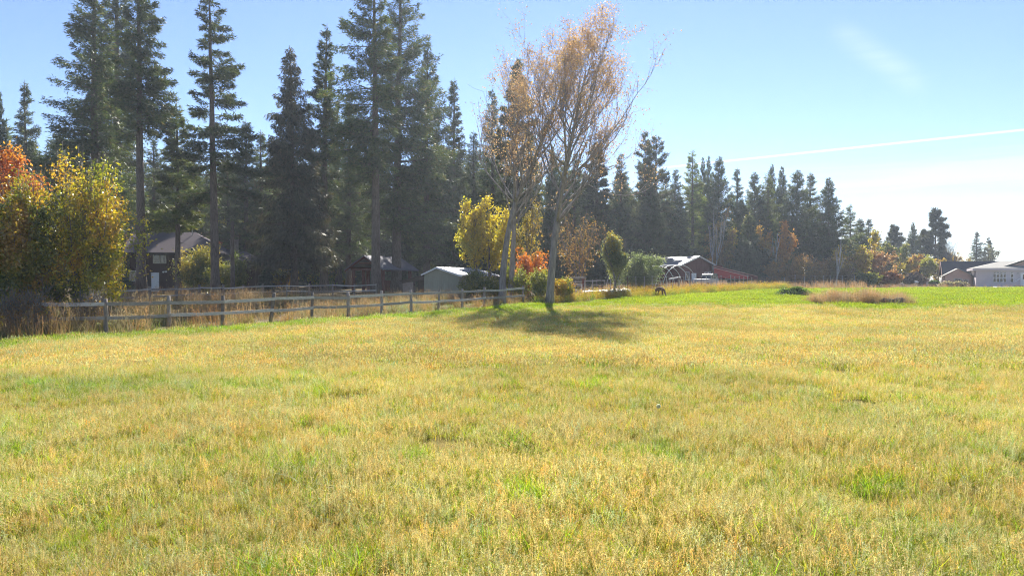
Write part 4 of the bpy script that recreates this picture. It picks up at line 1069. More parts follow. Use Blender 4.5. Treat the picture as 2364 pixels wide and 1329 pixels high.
# ------------------------------------------------------------------ fences
def rail_fence(label, pts, height, rails, rail_h, post_r, seed, group, leans=None, square=False, mat_rail='weathered', group_name='rail_fence'):
    """posts at the given ground points, rails between them; every post and rail a part"""
    rs = np.random.RandomState(seed)
    root = empty('rail_fence', pts[0]); tag(root, label, 'fence', group)
    o0 = Vector(pts[0]); tops = []
    for i, p in enumerate(pts):
        p = Vector(p) - o0; ln = (leans or {}).get(i, rs.normal(0, .012)); ly = rs.normal(0, .02)
        h = height * rs.uniform(.97, 1.06); a = p + Vector((0, 0, -.25)); b = p + Vector((ln * h, ly * h, h))
        m = MB()
        if square: m.bar(a, b, post_r * 2, post_r * 2)
        else:
            n = 5; path = [a + (b - a) * k / n + Vector((rs.normal(0, .008), rs.normal(0, .008), 0)) for k in range(n + 1)]
            m.tube(path, post_r * rs.uniform(.85, 1.1) * np.array([1.05, 1, 1, .98, .97, .9]), 9)
        m.build('post', M['post'], root, smooth_shade=not square)
        tops.append((p, ln, ly))
    for i in range(len(pts) - 1):
        for zr in rails:
            (p, l1, y1), (q, l2, y2) = tops[i], tops[i + 1]
            za = zr + rs.normal(0, .018); zb = zr + rs.normal(0, .018)
            n = Vector((q.y - p.y, p.x - q.x, 0)).normalized() * (post_r + .03)
            a = p + Vector((l1 * za, y1 * za, za)) + n; b = q + Vector((l2 * zb, y2 * zb, zb)) + n
            d = (b - a) * .012; sag = Vector((0, 0, -rs.uniform(0, .025)))
            m = MB(); mid = (a + b) / 2 + sag
            m.bar(a - d * .4, mid, .045, rail_h); m.bar(mid, b + d * .4, .045, rail_h)
            m.build('rail', M[mat_rail], root)
    return root

F0 = np.array([-15.22, 25.9]); FD = np.array([1.336, 2.043])
pts = []
for i in range(-1, 13):
    p = F0 + FD * i if i >= 0 else F0 + np.array([-2.44, -.25]) * (-i)
    pts.append((p[0], p[1], float(terrain(p[0], p[1]))))
rail_fence('long weathered two-rail fence between the field and the dry tall grass', pts, 1.27, (0.55, 1.06), .13, .082, 5, 'wooden rail fences', {4: .14, 5: .03, 7: .02, 3: 0.0, 9: .08, 6: -.02, 12: .05})
B_ = [(205, 44), (281, 46), (346, 48), (407, 50), (460, 51.5), (515, 53), (561, 54.5), (606, 56)]
pts = [tuple(at(px, d)) for px, d in B_]
rail_fence('second pale rail fence running in front of the brown house', pts, 1.28, (0.62, 1.08), .11, .07, 6, 'wooden rail fences', square=True)
B_ = [(606.5, 56.2), (662, 57), (714, 57.5), (768, 58), (818, 58.5), (868, 59)]
pts = [tuple(at(px, d)) for px, d in B_]
rail_fence('thin dark rail fence between the spruce trunks and the pavilion', pts, 1.22, (0.6, 1.06), .09, .055, 7, 'wooden rail fences', square=True)

# wire fence with thin stakes before the hoops and the truck
def wire_fence(label, pts, h, seed):
    rs = np.random.RandomState(seed); root = empty('wire_fence', pts[0]); tag(root, label, 'fence'); o0 = Vector(pts[0])
    tp = []
    for p in pts:
        p = Vector(p) - o0; hh = h * rs.uniform(.92, 1.12); b = p + Vector((rs.normal(0, .04), rs.normal(0, .03), hh)); tp.append((p, b))
        m = MB(); m.tube([p + Vector((0, 0, -.2)), (p + b) / 2, b], [.032, .03, .028], 6); m.build('post', M['rust' if rs.uniform() < .35 else 'steel'], root)
    for k in (.12, .34, .56, .78, .97):
        m = MB()
        m.tube([p + (b - p) * k + Vector((0, -.035, 0)) for p, b in tp], .007, 3)
        m.build('wire', M['steel'], root)
    return root
wp = [(x, 52.6 + .19 * (x - 4) + .012 * (x - 4) ** 2) for x in np.linspace(4.2, 27, 30)]
wire_fence('long thin wire fence on many stakes before hoops and truck', [(x, y, float(terrain(x, y))) for x, y in [(a, max(b, float(field_edge(a)) + 3.2)) for a, b in wp]], 1.45, 8)
wp = [(1760, 84), (1785, 86), (1812, 87), (1835, 88), (1858, 89), (1881, 89.5), (1901, 90), (1918, 90.5), (1945, 91), (1975, 92)]
wire_fence('short wire fence with a few pale posts under the brown thickets', [tuple(at(a, b)) for a, b in wp], 1.5, 9)

# corral rails with a small pergola gate
pts = [tuple(at(a, 64 + (a - 1278) * .012)) for a in (1278, 1298, 1316, 1351, 1378, 1396)]
rail_fence('low pale corral rails left of the young teardrop tree', pts, 1.25, (0.35, .75, 1.15), .07, .045, 10, 'wooden rail fences', square=True)
pg = empty('pergola_gate', at(1328, 63.2)); tag(pg, 'small slatted pergola over a gate in the corral rails', 'pergola')
for sx in (-.72, .72):
    for sy in (-.45, .45): MB().box(sx - .06, sx + .06, sy - .06, sy + .06, -.2, 1.5).build('post', M['cedar'], pg)
for sy in (-.45, .45): MB().box(-.95, .95, sy - .04, sy + .04, 1.503, 1.62).build('beam', M['weathered'], pg)
for k in range(8): MB().box(-.9 + k * .25, -.82 + k * .25, -.75, .75, 1.623, 1.72).build('slat', M['weathered'], pg)
gt = MB(); gt.box(-.64, .64, -.02, .02, .95, 1.03); gt.box(-.64, .64, -.02, .02, .3, .38); gt.box(-.64, -.56, -.02, .02, .383, .947); gt.box(.56, .64, -.02, .02, .383, .947)
gt.build('gate', M['white'], pg)

# ------------------------------------------------------------------ buildings
def window(root, x0, x1, z0, z1, y=0.0, frame='cream', mull=1, fw=.06):
    """frame set in the front wall (facing -y) with panes as sub-parts"""
    f = MB(); yo, yi = y - .05, y + .02
    f.box(x0 - fw, x1 + fw, yo, yi, z0 - fw, z0); f.box(x0 - fw, x1 + fw, yo, yi, z1, z1 + fw)
    f.box(x0 - fw, x0, yo, yi, z0, z1); f.box(x1, x1 + fw, yo, yi, z0, z1)
    xs = np.linspace(x0, x1, mull + 2)
    for xm in xs[1:-1]: f.box(xm - .022, xm + .022, yo + .005, yi, z0, z1)
    fo = f.build('window', M[frame], root)
    for i in range(mull + 1):
        MB().box(xs[i] + (.022 if i else 0), xs[i + 1] - (.022 if i < mull else 0), y - .022, y - .006, z0, z1).build('pane', M['glass'], fo)
    return fo

# brown board-and-batten house
h = empty('brown_house', at(300, 74), R(12)); tag(h, 'dark brown board house with grey roof and a white door among the firs', 'house')
w = MB(); w.box(0, 9, 0, 8, -.6, 4.4)
w.build('wall', M['brown_wall'], h)
b = MB()
for k in range(23):
    x = .2 + k * .4
    if not (2.02 < x < 2.98): b.box(x - .025, x + .025, -.03, -.002, -.5, 4.38)
b.build('batten', M['brown_wall'], h, kind='stuff')
w = MB(); w.box(9.003, 12.6, .8, 6.8, -.6, 3.35); w.build('wing_wall', M['brown_wall'], h)
r = MB()
r.slab([(-.8, -.75, 4.15), (9.7, -.75, 4.15), (5.7, 4, 6.65), (-.8, 4, 6.65)], .16)
r.slab([(-.8, 8.75, 4.15), (-.8, 4.003, 6.65), (5.7, 4.003, 6.65), (9.7, 8.75, 4.15)], .16)
r.add([(9.7, -.75, 4.15), (9.7, 8.75, 4.15), (5.703, 4, 6.65), (9.7, -.75, 3.99), (9.7, 8.75, 3.99)], [(0, 1, 2), (3, 1, 0), (3, 4, 1)])
ro = r.build('roof', M['shingle'], h)
r = MB()
r.slab([(9.05, .1, 3.3), (13.3, .1, 3.1), (11.2, 3.8, 4.45), (9.05, 3.8, 4.75)], .14)
r.slab([(9.05, 7.5, 3.3), (9.05, 3.803, 4.75), (11.2, 3.803, 4.45), (13.3, 7.5, 3.1)], .14)
r.add([(13.3, .1, 3.1), (13.3, 7.5, 3.1), (11.205, 3.8, 4.45), (13.3, .1, 2.96), (13.3, 7.5, 2.96)], [(0, 1, 2), (3, 1, 0), (3, 4, 1)])
r.build('wing_roof', M['shingle'], h)
f = MB(); f.box(-.8, 9.72, -.80, -.753, 3.90, 4.15); f.build('fascia', M['brown_trim'], h)
f = MB(); f.box(9.74, 13.32, .05, .097, 2.85, 3.1); f.build('fascia', M['brown_trim'], h)
c = MB(); c.box(9.5, 10.3, 3.2, 4.0, 3.9, 5.75); c.box(9.42, 10.38, 3.12, 4.08, 5.753, 5.86); ch = c.build('chimney', M['brick'], ro)
c = MB(); c.tube([(5.5, 3.3, 6.1), (5.5, 3.3, 7.05)], .06, 8); c.build('vent_pipe', M['steel'], ro)
window(h, 2.35, 3.55, 3.05, 3.98); window(h, 4.75, 5.75, 3.05, 3.98); window(h, .05, .85, 1.15, 2.15); window(h, 7.2, 8.3, 3.05, 3.9)
d_ = MB(); d_.box(2.12, 2.88, -.06, -.01, -.05, 2.02); dr = d_.build('door', M['white'], h)
MB().box(2.78, 2.84, -.12, -.063, .95, 1.02).build('handle', M['steel'], dr)
d_ = MB(); d_.box(1.62, 2.05, -.045, -.008, -.05, 2.02); d_.build('shutter', M['brown_trim'], h)
l_ = MB(); l_.box(3.32, 3.66, -.1, -.002, 2.08, 2.16); l_.tube([(3.4, -.1, 2.12), (3.36, -.3, 2.06)], [.05, .1], 8); l_.tube([(3.58, -.1, 2.12), (3.66, -.3, 2.1)], [.05, .1], 8)
l_.build('floodlight', M['white'], h)

# timber pavilion
h = empty('pavilion', at(813, 71), R(-24)); tag(h, 'open red-brown timber pavilion with a slate grey gable roof', 'pavilion')
for x, y in ((.1, .1), (3.7, .1), (.1, 2.6), (3.7, 2.6), (.1, 5.1), (3.7, 5.1), (1.35, .1)):
    MB().box(x - .13, x + .13, y - .13, y + .13, -.3, 2.2).build('post', M['cedar'], h)
for y in (.1, 2.6, 5.1): MB().box(-.2, 4.0, y - .09, y + .09, 2.203, 2.42).build('beam', M['cedar'], h)
for x in (.1, 3.7): MB().box(x - .08, x + .08, -.4, 5.6, 2.423, 2.58).build('beam', M['cedar'], h)
r = MB(); r.slab([(-.55, -.7, 2.30), (1.9, -.7, 3.75), (1.9, 5.9, 3.75), (-.55, 5.9, 2.30)], .12); r.slab([(1.904, -.7, 3.75), (4.35, -.7, 2.30), (4.35, 5.9, 2.30), (1.904, 5.9, 3.75)], .12); r.build('roof', M['roof_dark'], h)
for a, b_ in (((-.5, -.55, 2.18), (1.86, -.55, 3.55)), ((4.3, -.55, 2.18), (1.94, -.55, 3.55))): MB().bar(a, b_, .1, .2).build('rafter', M['cedar'], h)
MB().bar((.9, -.0, 2.95), (2.9, -.0, 2.95), .1, .18).build('tie_beam', M['cedar'], h)
MB().box(.0, 3.8, 5.23, 5.3, -.2, 1.2).build('rear_panel', M['cedar'], h)

# pale green shed with a lean-to
h = empty('green_shed', at(979, 60), R(-22)); tag(h, 'pale green metal shed with a bright tin roof and brown lean-to', 'shed')
w = MB(); w.hexa([(0, 0, -.4), (3.4, 0, -.4), (3.4, 8, -.4), (0, 8, -.4), (0, 0, 1.95), (3.4, 0, 1.85), (3.4, 8, 1.85), (0, 8, 1.95)])
w.add([(0, 0, 1.952), (3.4, 0, 1.852), (1.32, 0, 2.5), (0, 8, 1.952), (3.4, 8, 1.852), (1.32, 8, 2.5)], [(0, 1, 2), (4, 3, 5)])
wl = w.build('wall', M['green_metal'], h)
b = MB()
for k in range(16):
    x = .12 + k * .21; zt = 1.9 + (.6 * x / 1.32 if x < 1.32 else .6 * (3.4 - x) / 2.08)
    b.box(x - .02, x + .02, -.022, -.001, -.35, zt - .06)
for k in range(36):
    y = .15 + k * .22; b.box(3.401, 3.422, y - .02, y + .02, -.35, 1.8)
b.build('rib', M['green_metal'], wl, kind='stuff')
r = MB(); r.slab([(1.32, -.2, 2.6), (3.75, -.2, 1.86), (3.75, 8.2, 1.86), (1.32, 8.2, 2.6)], .05)
r.slab([(1.316, -.2, 2.6), (1.316, 8.2, 2.6), (-.15, 8.2, 2.0), (-.15, -.2, 2.0)], .05)
rf = r.build('roof', M['tin'], h)
b = MB()
for k in range(34):
    y = -.18 + k * .25
    b.bar((1.34, y, 2.615), (3.74, y, 1.885), .05, .03)
b.build('rib', M['tin'], rf, kind='stuff')
f = MB(); f.bar((1.32, -.235, 2.53), (3.77, -.235, 1.79), .04, .12); f.bar((1.3, -.235, 2.53), (-.17, -.235, 1.92), .04, .12); f.build('rake_trim', M['white'], h)
r = MB(); r.slab([(-.152, .1, 1.93), (-.152, 5.5, 1.93), (-2.55, 5.5, 1.42), (-2.55, .1, 1.42)], .06); r.build('lean_to_roof', M['shed_brown'], h)
MB().box(-2.35, -1.28, .35, .4, -.3, 1.30).build('plywood_panel', M['plywood'], h)
MB().bar((-2.4, .32, 1.33), (-.06, .32, 1.66), .06, .28).build('lean_to_beam', M['shed_brown'], h)
MB().box(-1.25, -1.15, .32, .42, -.3, 1.45).build('lean_to_post', M['shed_brown'], h)
MB().box(-2.35, -.03, 3.0, 3.06, -.3, 1.5).build('back_wall', M['shed_brown'], h)

# dark red barn
p0 = Vector((22.4, 92.0, 0)); p0.z = float(terrain(p0.x, p0.y))
h = empty('red_barn', p0, math.atan2(3, 5.1)); tag(h, 'dark red gabled barn with a pale brown roof behind the hoops', 'barn')
w = MB(); w.hexa([(0, 0, -.5), (5.9, 0, -.5), (5.9, 10, -.5), (0, 10, -.5), (0, 0, 2.95), (5.9, 0, 3.05), (5.9, 10, 3.05), (0, 10, 2.95)])
w.add([(0, 0, 2.952), (5.9, 0, 3.052), (3.2, 0, 4.05), (0, 10, 2.952), (5.9, 10, 3.052), (3.2, 10, 4.05)], [(0, 1, 2), (4, 3, 5)]); wl = w.build('wall', M['barn_red'], h)
b = MB()
for k in range(19):
    x = .2 + k * .305; zt = 2.95 + (1.1 * x / 3.2 if x < 3.2 else 1.1 * (5.9 - x) / 2.7); b.box(x - .025, x + .025, -.03, -.001, -.4, zt - .1)
b.build('batten', M['barn_red'], wl, kind='stuff')
r = MB(); r.slab([(3.2, -.35, 4.24), (3.2, 10.3, 4.24), (-.6, 10.3, 2.86), (-.6, -.35, 2.86)], .1); r.slab([(3.204, -.35, 4.24), (6.4, -.35, 3.0), (6.4, 10.3, 3.0), (3.204, 10.3, 4.24)], .1); r.build('roof', M['barn_roof'], h)
f = MB(); f.bar((3.2, -.38, 4.15), (-.62, -.38, 2.77), .05, .18); f.bar((3.2, -.38, 4.15), (6.42, -.38, 2.91), .05, .18); f.build('rake_trim', M['weathered'], h)
window(h, .9, 1.5, 1.0, 2.0, 0, 'white', 0); window(h, 4.5, 5.0, 1.3, 2.0, 0, 'white', 0); window(h, 5.15, 5.55, 1.2, 2.05, 0, 'white', 0)
MB().box(2.0, 2.85, -.06, -.005, -.1, 1.9).build('door', M['white'], h)

# long red ramp
p0 = at(1650, 92.5); h = empty('red_ramp', p0, R(-14)); tag(h, 'long red panelled ramp sloping down from the barn side', 'ramp')
def panel(y0, y1, z0, z1, z2, z3, x0, x1): return MB().hexa([(x0, y0, z0), (x1, y0, z2), (x1, y1, z2), (x0, y1, z0), (x0, y0, z1), (x1, y0, z3), (x1, y1, z3), (x0, y1, z1)])
panel(0, .06, 1.35, 2.65, 1.15, 1.5, -.1, 4.3).build('side_panel', M['bright_red'], h)
panel(1.5, 1.56, 1.45, 2.95, 1.15, 1.5, -.1, 5.6).build('side_panel', M['barn_red'], h)
panel(.063, 1.497, 1.38, 1.45, 1.16, 1.23, -.1, 4.6).build('floor_panel', M['barn_red'], h)
panel(-.03, .09, 2.653, 2.73, 1.503, 1.57, -.1, 4.32).build('top_rail', M['salmon_wall'], h)
panel(1.47, 1.59, 2.953, 3.02, 1.503, 1.57, -.1, 5.62).build('top_rail', M['salmon_wall'], h)
MB().box(.0, 1.0, 1.7, 2.6, 2.2, 3.05).build('hopper', M['barn_red'], h)
for x in (.3, 2.2, 4.1): MB().box(x - .05, x + .05, .5, .6, -.3, 1.36 - x * .05 + .02).build('leg', M['rust'], h)

# greenhouse hoops
h = empty('greenhouse_frame', at(1571, 75), R(40)); tag(h, 'bare white hoop frame of a greenhouse before the red barn', 'greenhouse')
for k in range(9):
    a = np.linspace(0, np.pi, 19); m = MB()
    # hoops stand in the frame's x-z plane, the row runs along local y
    rx, rz_ = 3.05, 2.75
    m.tube(np.stack([np.cos(a) * rx, np.full(19, k * 1.0), np.sin(a) ** .85 * rz_ - .05], -1), .032, 6)
    m.build('hoop', M['pvc'], h, smooth_shade=True)
m = MB(); m.tube([(0, -.1, 2.72), (0, 8.1, 2.72)], .03, 6); m.build('ridge_pipe', M['pvc'], h)
for s in (-1, 1):
    m = MB(); m.box(s * 3.05 - .04, s * 3.05 + .04, -.2, 8.2, -.1, .25); m.build('base_board', M['weathered'], h)

# trestle of white boards beside the hoops
h = empty('board_trestle', at(1557, 70), R(-6)); tag(h, 'white boards lying on a trestle in front of the hoops', 'trestle')
MB().bar((-.55, 0, 1.15), (.6, 0, 1.35), .5, .12).build('board', M['white'], h)
for x in (-.45, .45): MB().box(x - .04, x + .04, -.2, .2, -.2, 1.08 + x * .16).build('leg', M['weathered'], h)

# old pickup truck
h = empty('pickup_truck', at(1637, 86, .02), R(180 + 38)); tag(h, 'old green and white pickup truck parked beside the hoops', 'pickup truck')
# local x points to the front (photo left), y towards the camera
def prism(prof, y0, y1, mat):
    n = len(prof); m = MB(); v = [(x, y0, z) for x, z in prof] + [(x, y1, z) for x, z in prof]
    f4 = [(i, (i + 1) % n, n + (i + 1) % n, n + i) for i in range(n)]
    m.add(v, f4); c0 = np.mean(v[:n], 0); c1 = np.mean(v[n:], 0)
    m.add(np.concatenate([v[:n], [c0]]), [(i + 1 if i + 1 < n else 0, i, n) for i in range(n)]); m.add(np.concatenate([v[n:], [c1]]), [(i, i + 1 if i + 1 < n else 0, n) for i in range(n)])
    return m
bd = prism([(-.8, .5), (2.25, .5), (2.3, .85), (2.2, 1.12), (.75, 1.2), (-.75, 1.2), (-.8, 1.12)], -.85, .85, 0).build('body', M['truck_white'], h)
prism([(-2.6, .55), (-.805, .55), (-.805, 1.02), (-2.6, 1.0)], -.86, .86, 0).build('bed', M['truck_green'], h)
cb = prism([(-.72, 1.203), (.74, 1.203), (.42, 1.74), (.25, 1.82), (-.55, 1.82), (-.68, 1.72)], -.76, .76, 0).build('cab', M['truck_green'], h)
for s in (-1, 1):
    m = MB(); y = s * .762
    m.add([(-.55, y, 1.26), (.1, y, 1.26), (.1, y, 1.7), (-.53, y, 1.7)], [(0, 1, 2, 3)]); m.add([(.15, y, 1.26), (.62, y, 1.26), (.38, y, 1.7), (.15, y, 1.7)], [(0, 1, 2, 3)])
    m.build('side_window', M['glass'], cb)
m = MB(); m.add([(.735, -.66, 1.25), (.735, .66, 1.25), (.46, .6, 1.7), (.46, -.6, 1.7)], [(0, 1, 2, 3)]); m.build('windscreen', M['glass'], cb)
m = MB(); m.add([(-.728, -.6, 1.27), (-.728, .6, 1.27), (-.70, .58, 1.68), (-.70, -.58, 1.68)], [(0, 1, 2, 3)]); m.build('rear_window', M['white'], cb)
for x in (1.5, -1.65):
    for s in (-1, 1):
        m = MB(); m.tube([(x, s * .72, .36), (x, s * .9, .36)], .37, 16); wo = m.build('wheel', M['rubber'], h)
        m = MB(); m.tube([(x, s * .89, .36), (x, s * .915, .36)], .2, 12); m.build('rim', M['steel'], wo)
for s in (-1, 1):
    m = MB(); m.tube([(2.27, s * .6, .88), (2.32, s * .6, .88)], .11, 10); m.build('headlight', M['white'], h)
MB().box(2.31, 2.42, -.8, .8, .5, .64).build('bumper', M['steel'], h)

# white sheet on the ground behind the weeds
m = MB(); xs = np.linspace(0, 1, 15); ys = np.linspace(0, 1, 4); v = []
for b_ in ys:
    for a_ in xs:
        q = at(1344 + a_ * 112, 57.4 + b_ * 3.6, .45 + .05 * math.sin(a_ * 31 + b_ * 5) + .04 * math.sin(a_ * 60)); v.append(q)
m.add(v, [(j * 15 + i, j * 15 + i + 1, (j + 1) * 15 + i + 1, (j + 1) * 15 + i) for j in range(3) for i in range(14)])
o = m.build('ground_sheet', M['plastic_sheet'], smooth_shade=True); tag(o, 'white sheet spread on raised soil under the young teardrop tree', 'ground sheet')
o.modifiers.new('thick', 'SOLIDIFY').thickness = .35

# ------------------------------------------------------------------ houses at the right edge
A = R(-28)
h = empty('mauve_house', at(2253, 108), A); tag(h, 'long mauve-grey single-storey house at the right edge of the photo', 'house')
w = MB(); w.box(0, 17, 0, 8, -.5, 2.65); w.build('wall', M['mauve_wall'], h)
f = MB(); f.box(-.45, 17.4, -.5, -.45, 2.5, 2.8); f.box(-.5, -.453, -.5, 8.5, 2.5, 2.8); f.build('fascia', M['mauve_wall'], h)
r = MB(); r.slab([(-.5, -.5, 2.86), (17.4, -.5, 2.86), (17.4, 4, 4.0), (3.6, 4, 4.0)], .08)
r.slab([(-.5, 8.5, 2.86), (3.6, 4.003, 4.0), (17.4, 4.003, 4.0), (17.4, 8.5, 2.86)], .08)
r.add([(-.5, -.5, 2.86), (-.5, 8.5, 2.86), (3.595, 4, 4.0)], [(0, 2, 1)]); ro = r.build('roof', M['house_roof'], h)
# raised cross gable
g_ = MB(); gx0, gxm, gx1, gy0 = 4.6, 8.6, 12.6, .9
g_.add([(gx0, gy0, 3.2), (gx1, gy0, 3.2), (gxm, gy0, 4.95), (gx0, 7, 3.2), (gx1, 7, 3.2), (gxm, 7, 4.95)], [(0, 1, 2), (4, 3, 5)]); g_.build('gable', M['salmon_wall'], h)
r = MB(); r.slab([(gx0 - 1.4, gy0 - .4, 2.98), (gxm, gy0 - .4, 5.06), (gxm, 7.4, 5.06), (gx0 - 1.4, 7.4, 2.98)], .09); r.slab([(gxm + .004, gy0 - .4, 5.06), (gx1 + .6, gy0 - .4, 2.98), (gx1 + .6, 7.4, 2.98), (gxm + .004, 7.4, 5.06)], .09); r.build('gable_roof', M['house_roof'], h)
for k, x in enumerate([2.25, 2.68, 3.11, 3.54, 4.45]):
    window(h, x, x + .30, 1.42, 1.92, 0, 'white', 0, .05); window(h, x, x + .30, .72, 1.28, 0, 'white', 0, .05); window(h, x + .02, x + .28, 2.08, 2.2, 0, 'white', 0, .04)
d_ = MB(); d_.box(5.65, 6.45, -.07, -.01, .2, 2.1); dr = d_.build('door', M['white'], h)
MB().box(5.95, 6.15, -.085, -.073, 1.15, 1.85).build('pane', M['glass'], dr)
l_ = MB(); l_.box(5.25, 5.4, -.16, -.002, 1.95, 2.15); l_.build('wall_lamp', M['steel'], h)
st = empty('steps', (0, 0, 0)); st.parent = h
for k in range(3): MB().box(5.1 - .15 * k, 6.7, -1.6 + .38 * k, -1.6 + .38 * (k + 1) - .003, -.4, -.02 + .11 * k).build('step', M['weathered'], st)
MB().box(5.0, 6.8, -.44, -.08, -.3, .19).build('landing', M['weathered'], st)
m = MB(); m.bar((4.7, -1.5, .75), (5.5, -.5, 1.25), .06, .1); m.build('handrail', M['white'], st)
pot = MB(); pot.tube([(7.2, -.9, -.1), (7.2, -.9, .25)], [.2, .28], 12)
o = pot.build('flower_pot', M['salmon_wall']); o.matrix_world = Matrix.Translation(h.location) @ Matrix.Rotation(A, 4, 'Z'); tag(o, 'terracotta pot standing right of the house steps', 'flower pot')

h = empty('salmon_house', at(2180, 116), A); tag(h, 'salmon-walled building with a steep charcoal roof left of the mauve house', 'house')
w = MB(); w.box(0, 14, 0, 6.2, -.5, 2.0)
w.add([(0, 0, 2.003), (0, 6.2, 2.003), (0, 3.1, 4.0), (14, 0, 2.003), (14, 6.2, 2.003), (14, 3.1, 4.0)], [(1, 0, 2), (3, 4, 5)]); w.build('wall', M['salmon_wall'], h)
r = MB(); r.slab([(-.35, -.35, 1.85), (14.3, -.35, 1.85), (14.3, 3.1, 4.15), (-.35, 3.1, 4.15)], .1); r.slab([(-.35, 6.55, 1.85), (-.35, 3.104, 4.15), (14.3, 3.104, 4.15), (14.3, 6.55, 1.85)], .1); r.build('roof', M['navy_roof'], h)
f = MB(); f.bar((-.38, -.38, 1.76), (-.38, 3.1, 4.06), .05, .2); f.bar((-.38, 6.58, 1.76), (-.38, 3.1, 4.06), .05, .2); f.build('rake_trim', M['salmon_wall'], h)
f = MB(); f.box(-.05, -.01, 1.6, 2.2, .55, 1.4); wn = f.build('window', M['white'], h); MB().box(-.065, -.053, 1.66, 2.14, .6, 1.35).build('pane', M['glass'], wn)
# front gabled bay and the link to the mauve house
b = MB(); b.box(-.2, 3.4, -4.0, -.003, -.5, 1.75); b.add([(-.2, -4.0, 1.753), (3.4, -4.0, 1.753), (1.6, -4.0, 2.75), (-.2, -.003, 1.753), (3.4, -.003, 1.753), (1.6, -.003, 2.75)], [(0, 1, 2), (4, 3, 5)]); b.build('bay_wall', M['salmon_wall'], h)
r = MB(); r.slab([(-.55, -4.3, 1.65), (1.6, -4.3, 2.88), (1.6, .8, 2.88), (-.55, .8, 1.65)], .08); r.slab([(1.604, -4.3, 2.88), (3.75, -4.3, 1.65), (3.75, .8, 1.65), (1.604, .8, 2.88)], .08); r.build('bay_roof', M['house_roof'], h)
window(h, 1.1, 2.1, .45, 1.2, -4.0, 'white', 1, .05); window(h, 2.35, 2.95, .2, 1.0, -4.0, 'white', 0, .05)
MB().box(3.403, 6.5, -3.2, -.003, -.5, 1.55).build('link_wall', M['salmon_wall'], h)
r = MB(); r.slab([(3.45, -3.5, 1.62), (6.6, -3.5, 1.62), (6.6, -.36, 2.35), (3.45, -.36, 2.35)], .08); r.build('link_roof', M['house_roof'], h)
window(h, 4.0, 4.3, .3, 1.2, -3.2, 'white', 0, .05); window(h, 4.4, 5.4, .3, 1.2, -3.2, 'white', 0, .05); window(h, 5.5, 5.8, .3, 1.2, -3.2, 'white', 0, .05)

# paved strip before the mauve house
m = MB(); v = []
for y in (99.6, 103.6):
    for px in np.linspace(2292, 2520, 12): q = at(px, y, .06); v.append(q)
m.add(v, [(i, i + 1, 13 + i, 12 + i) for i in range(11)]); o = m.build('driveway', M['concrete'], kind='structure'); o['label'] = 'white concrete strip before the mauve house'
o.modifiers.new('thick', 'SOLIDIFY').thickness = .12

# red container, white panel fence, tank and stand beyond the field
h = empty('storage_container', at(2123, 124), R(-25)); tag(h, 'small faded red storage container left of the salmon house', 'container')
MB().box(0, 1.25, 0, 2.4, 0, 1.15).build('box', M['container_red'], h)
m = MB(); [m.box(.05 + .12 * k, .09 + .12 * k, -.02, -.001, .05, 1.1) for k in range(10)]; m.build('rib', M['container_red'], h, kind='stuff')
h = empty('panel_fence', at(2138, 123), R(-8)); tag(h, 'short white panel fence between red container and salmon house', 'fence')
for k in range(3): MB().box(k * .5, k * .5 + .48, 0, .05, -.2, .85).build('panel', M['white'], h)
h = empty('propane_tank', at(2115, 108)); tag(h, 'small white tank lying at the far edge of the field', 'tank')
a = np.linspace(0, 1, 9); m = MB(); m.tube(np.stack([(a - .5) * .75, 0 * a, 0 * a + .72], -1), .17 * np.sin(np.pi * np.clip(a, .02, .98)) ** .35, 12); m.build('body', M['white'], h, smooth_shade=True)
for x in (-.2, .2): MB().box(x - .03, x + .03, -.12, .12, -.1, .57).build('leg', M['steel'], h)
h = empty('feed_bin', at(2108, 107)); tag(h, 'black bin on splayed legs beside the small white tank', 'bin')
m = MB(); m.tube([(0, 0, .5), (0, 0, .6), (0, 0, .95)], [.1, .2, .22], 12); m.build('bin', M['black'], h)
for q in range(3):
    m = MB(); m.tube([(0, 0, .55), (.28 * math.cos(q * 2.1), .28 * math.sin(q * 2.1), -.1)], .02, 5); m.build('leg', M['black'], h)

# mounds, log and stones in the green field
def mound(name, label, cat, p, sx, sy, sz, mat, seed, rough=.25, n=22):
    a = np.linspace(0, 2 * np.pi, n, endpoint=False); rr = np.linspace(1, 0.02, 8); rs = np.random.RandomState(seed); V = []
    for r_ in rr:
        for t_ in a:
            x, y = math.cos(t_) * r_ * sx, math.sin(t_) * r_ * sy
            z = sz * (1 - r_ ** 2) * (1 + rough * (float(vnoise(x * 3 + seed, y * 3, 1.0, seed)) - .5) * 2) - .06
            V.append((x, y, z))
    F = [(j * n + i, j * n + (i + 1) % n, (j + 1) * n + (i + 1) % n, (j + 1) * n + i) for j in range(7) for i in range(n)]
    o = MB().add(V, F).build(name, M[mat], smooth_shade=True); o.location = p; tag(o, label, cat); return o
mound('soil_mound', 'low brown heap of soil at the far edge of the field', 'mound', at(2076, 108), 1.3, 1.2, .62, 'soil', 3)
mound('rock', 'lone small dark stone in the bright green grass', 'stone', at(1770, 50, .0), .17, .14, .11, 'rock', 4, .5, 12)
mound('rock', 'small grey stone at the front of the reddish grass patch', 'stone', at(1975, 46.6, .0), .2, .15, .16, 'rock', 5, .5, 12)
mo = mound('brush_mound', 'low mound overgrown with dark green leaves in the field', 'mound', at(1832, 58.5), 1.85, 1.2, .42, 'soil', 6, .5)
n_ = 5200; rs = np.random.RandomState(3); q = rs.normal(0, .45, (n_, 2)); q = q[np.hypot(q[:, 0], q[:, 1]) < 1.05]; n_ = len(q)
Z = .46 * (1 - (q ** 2).sum(1)) * (.4 + 1.1 * vnoise(q[:, 0] * 3, q[:, 1] * 3, .9, 4)) + rs.uniform(-.05, .14, n_)
Pp = np.stack([q[:, 0] * 1.75, q[:, 1] * 1.1, np.maximum(Z, .02)], -1)
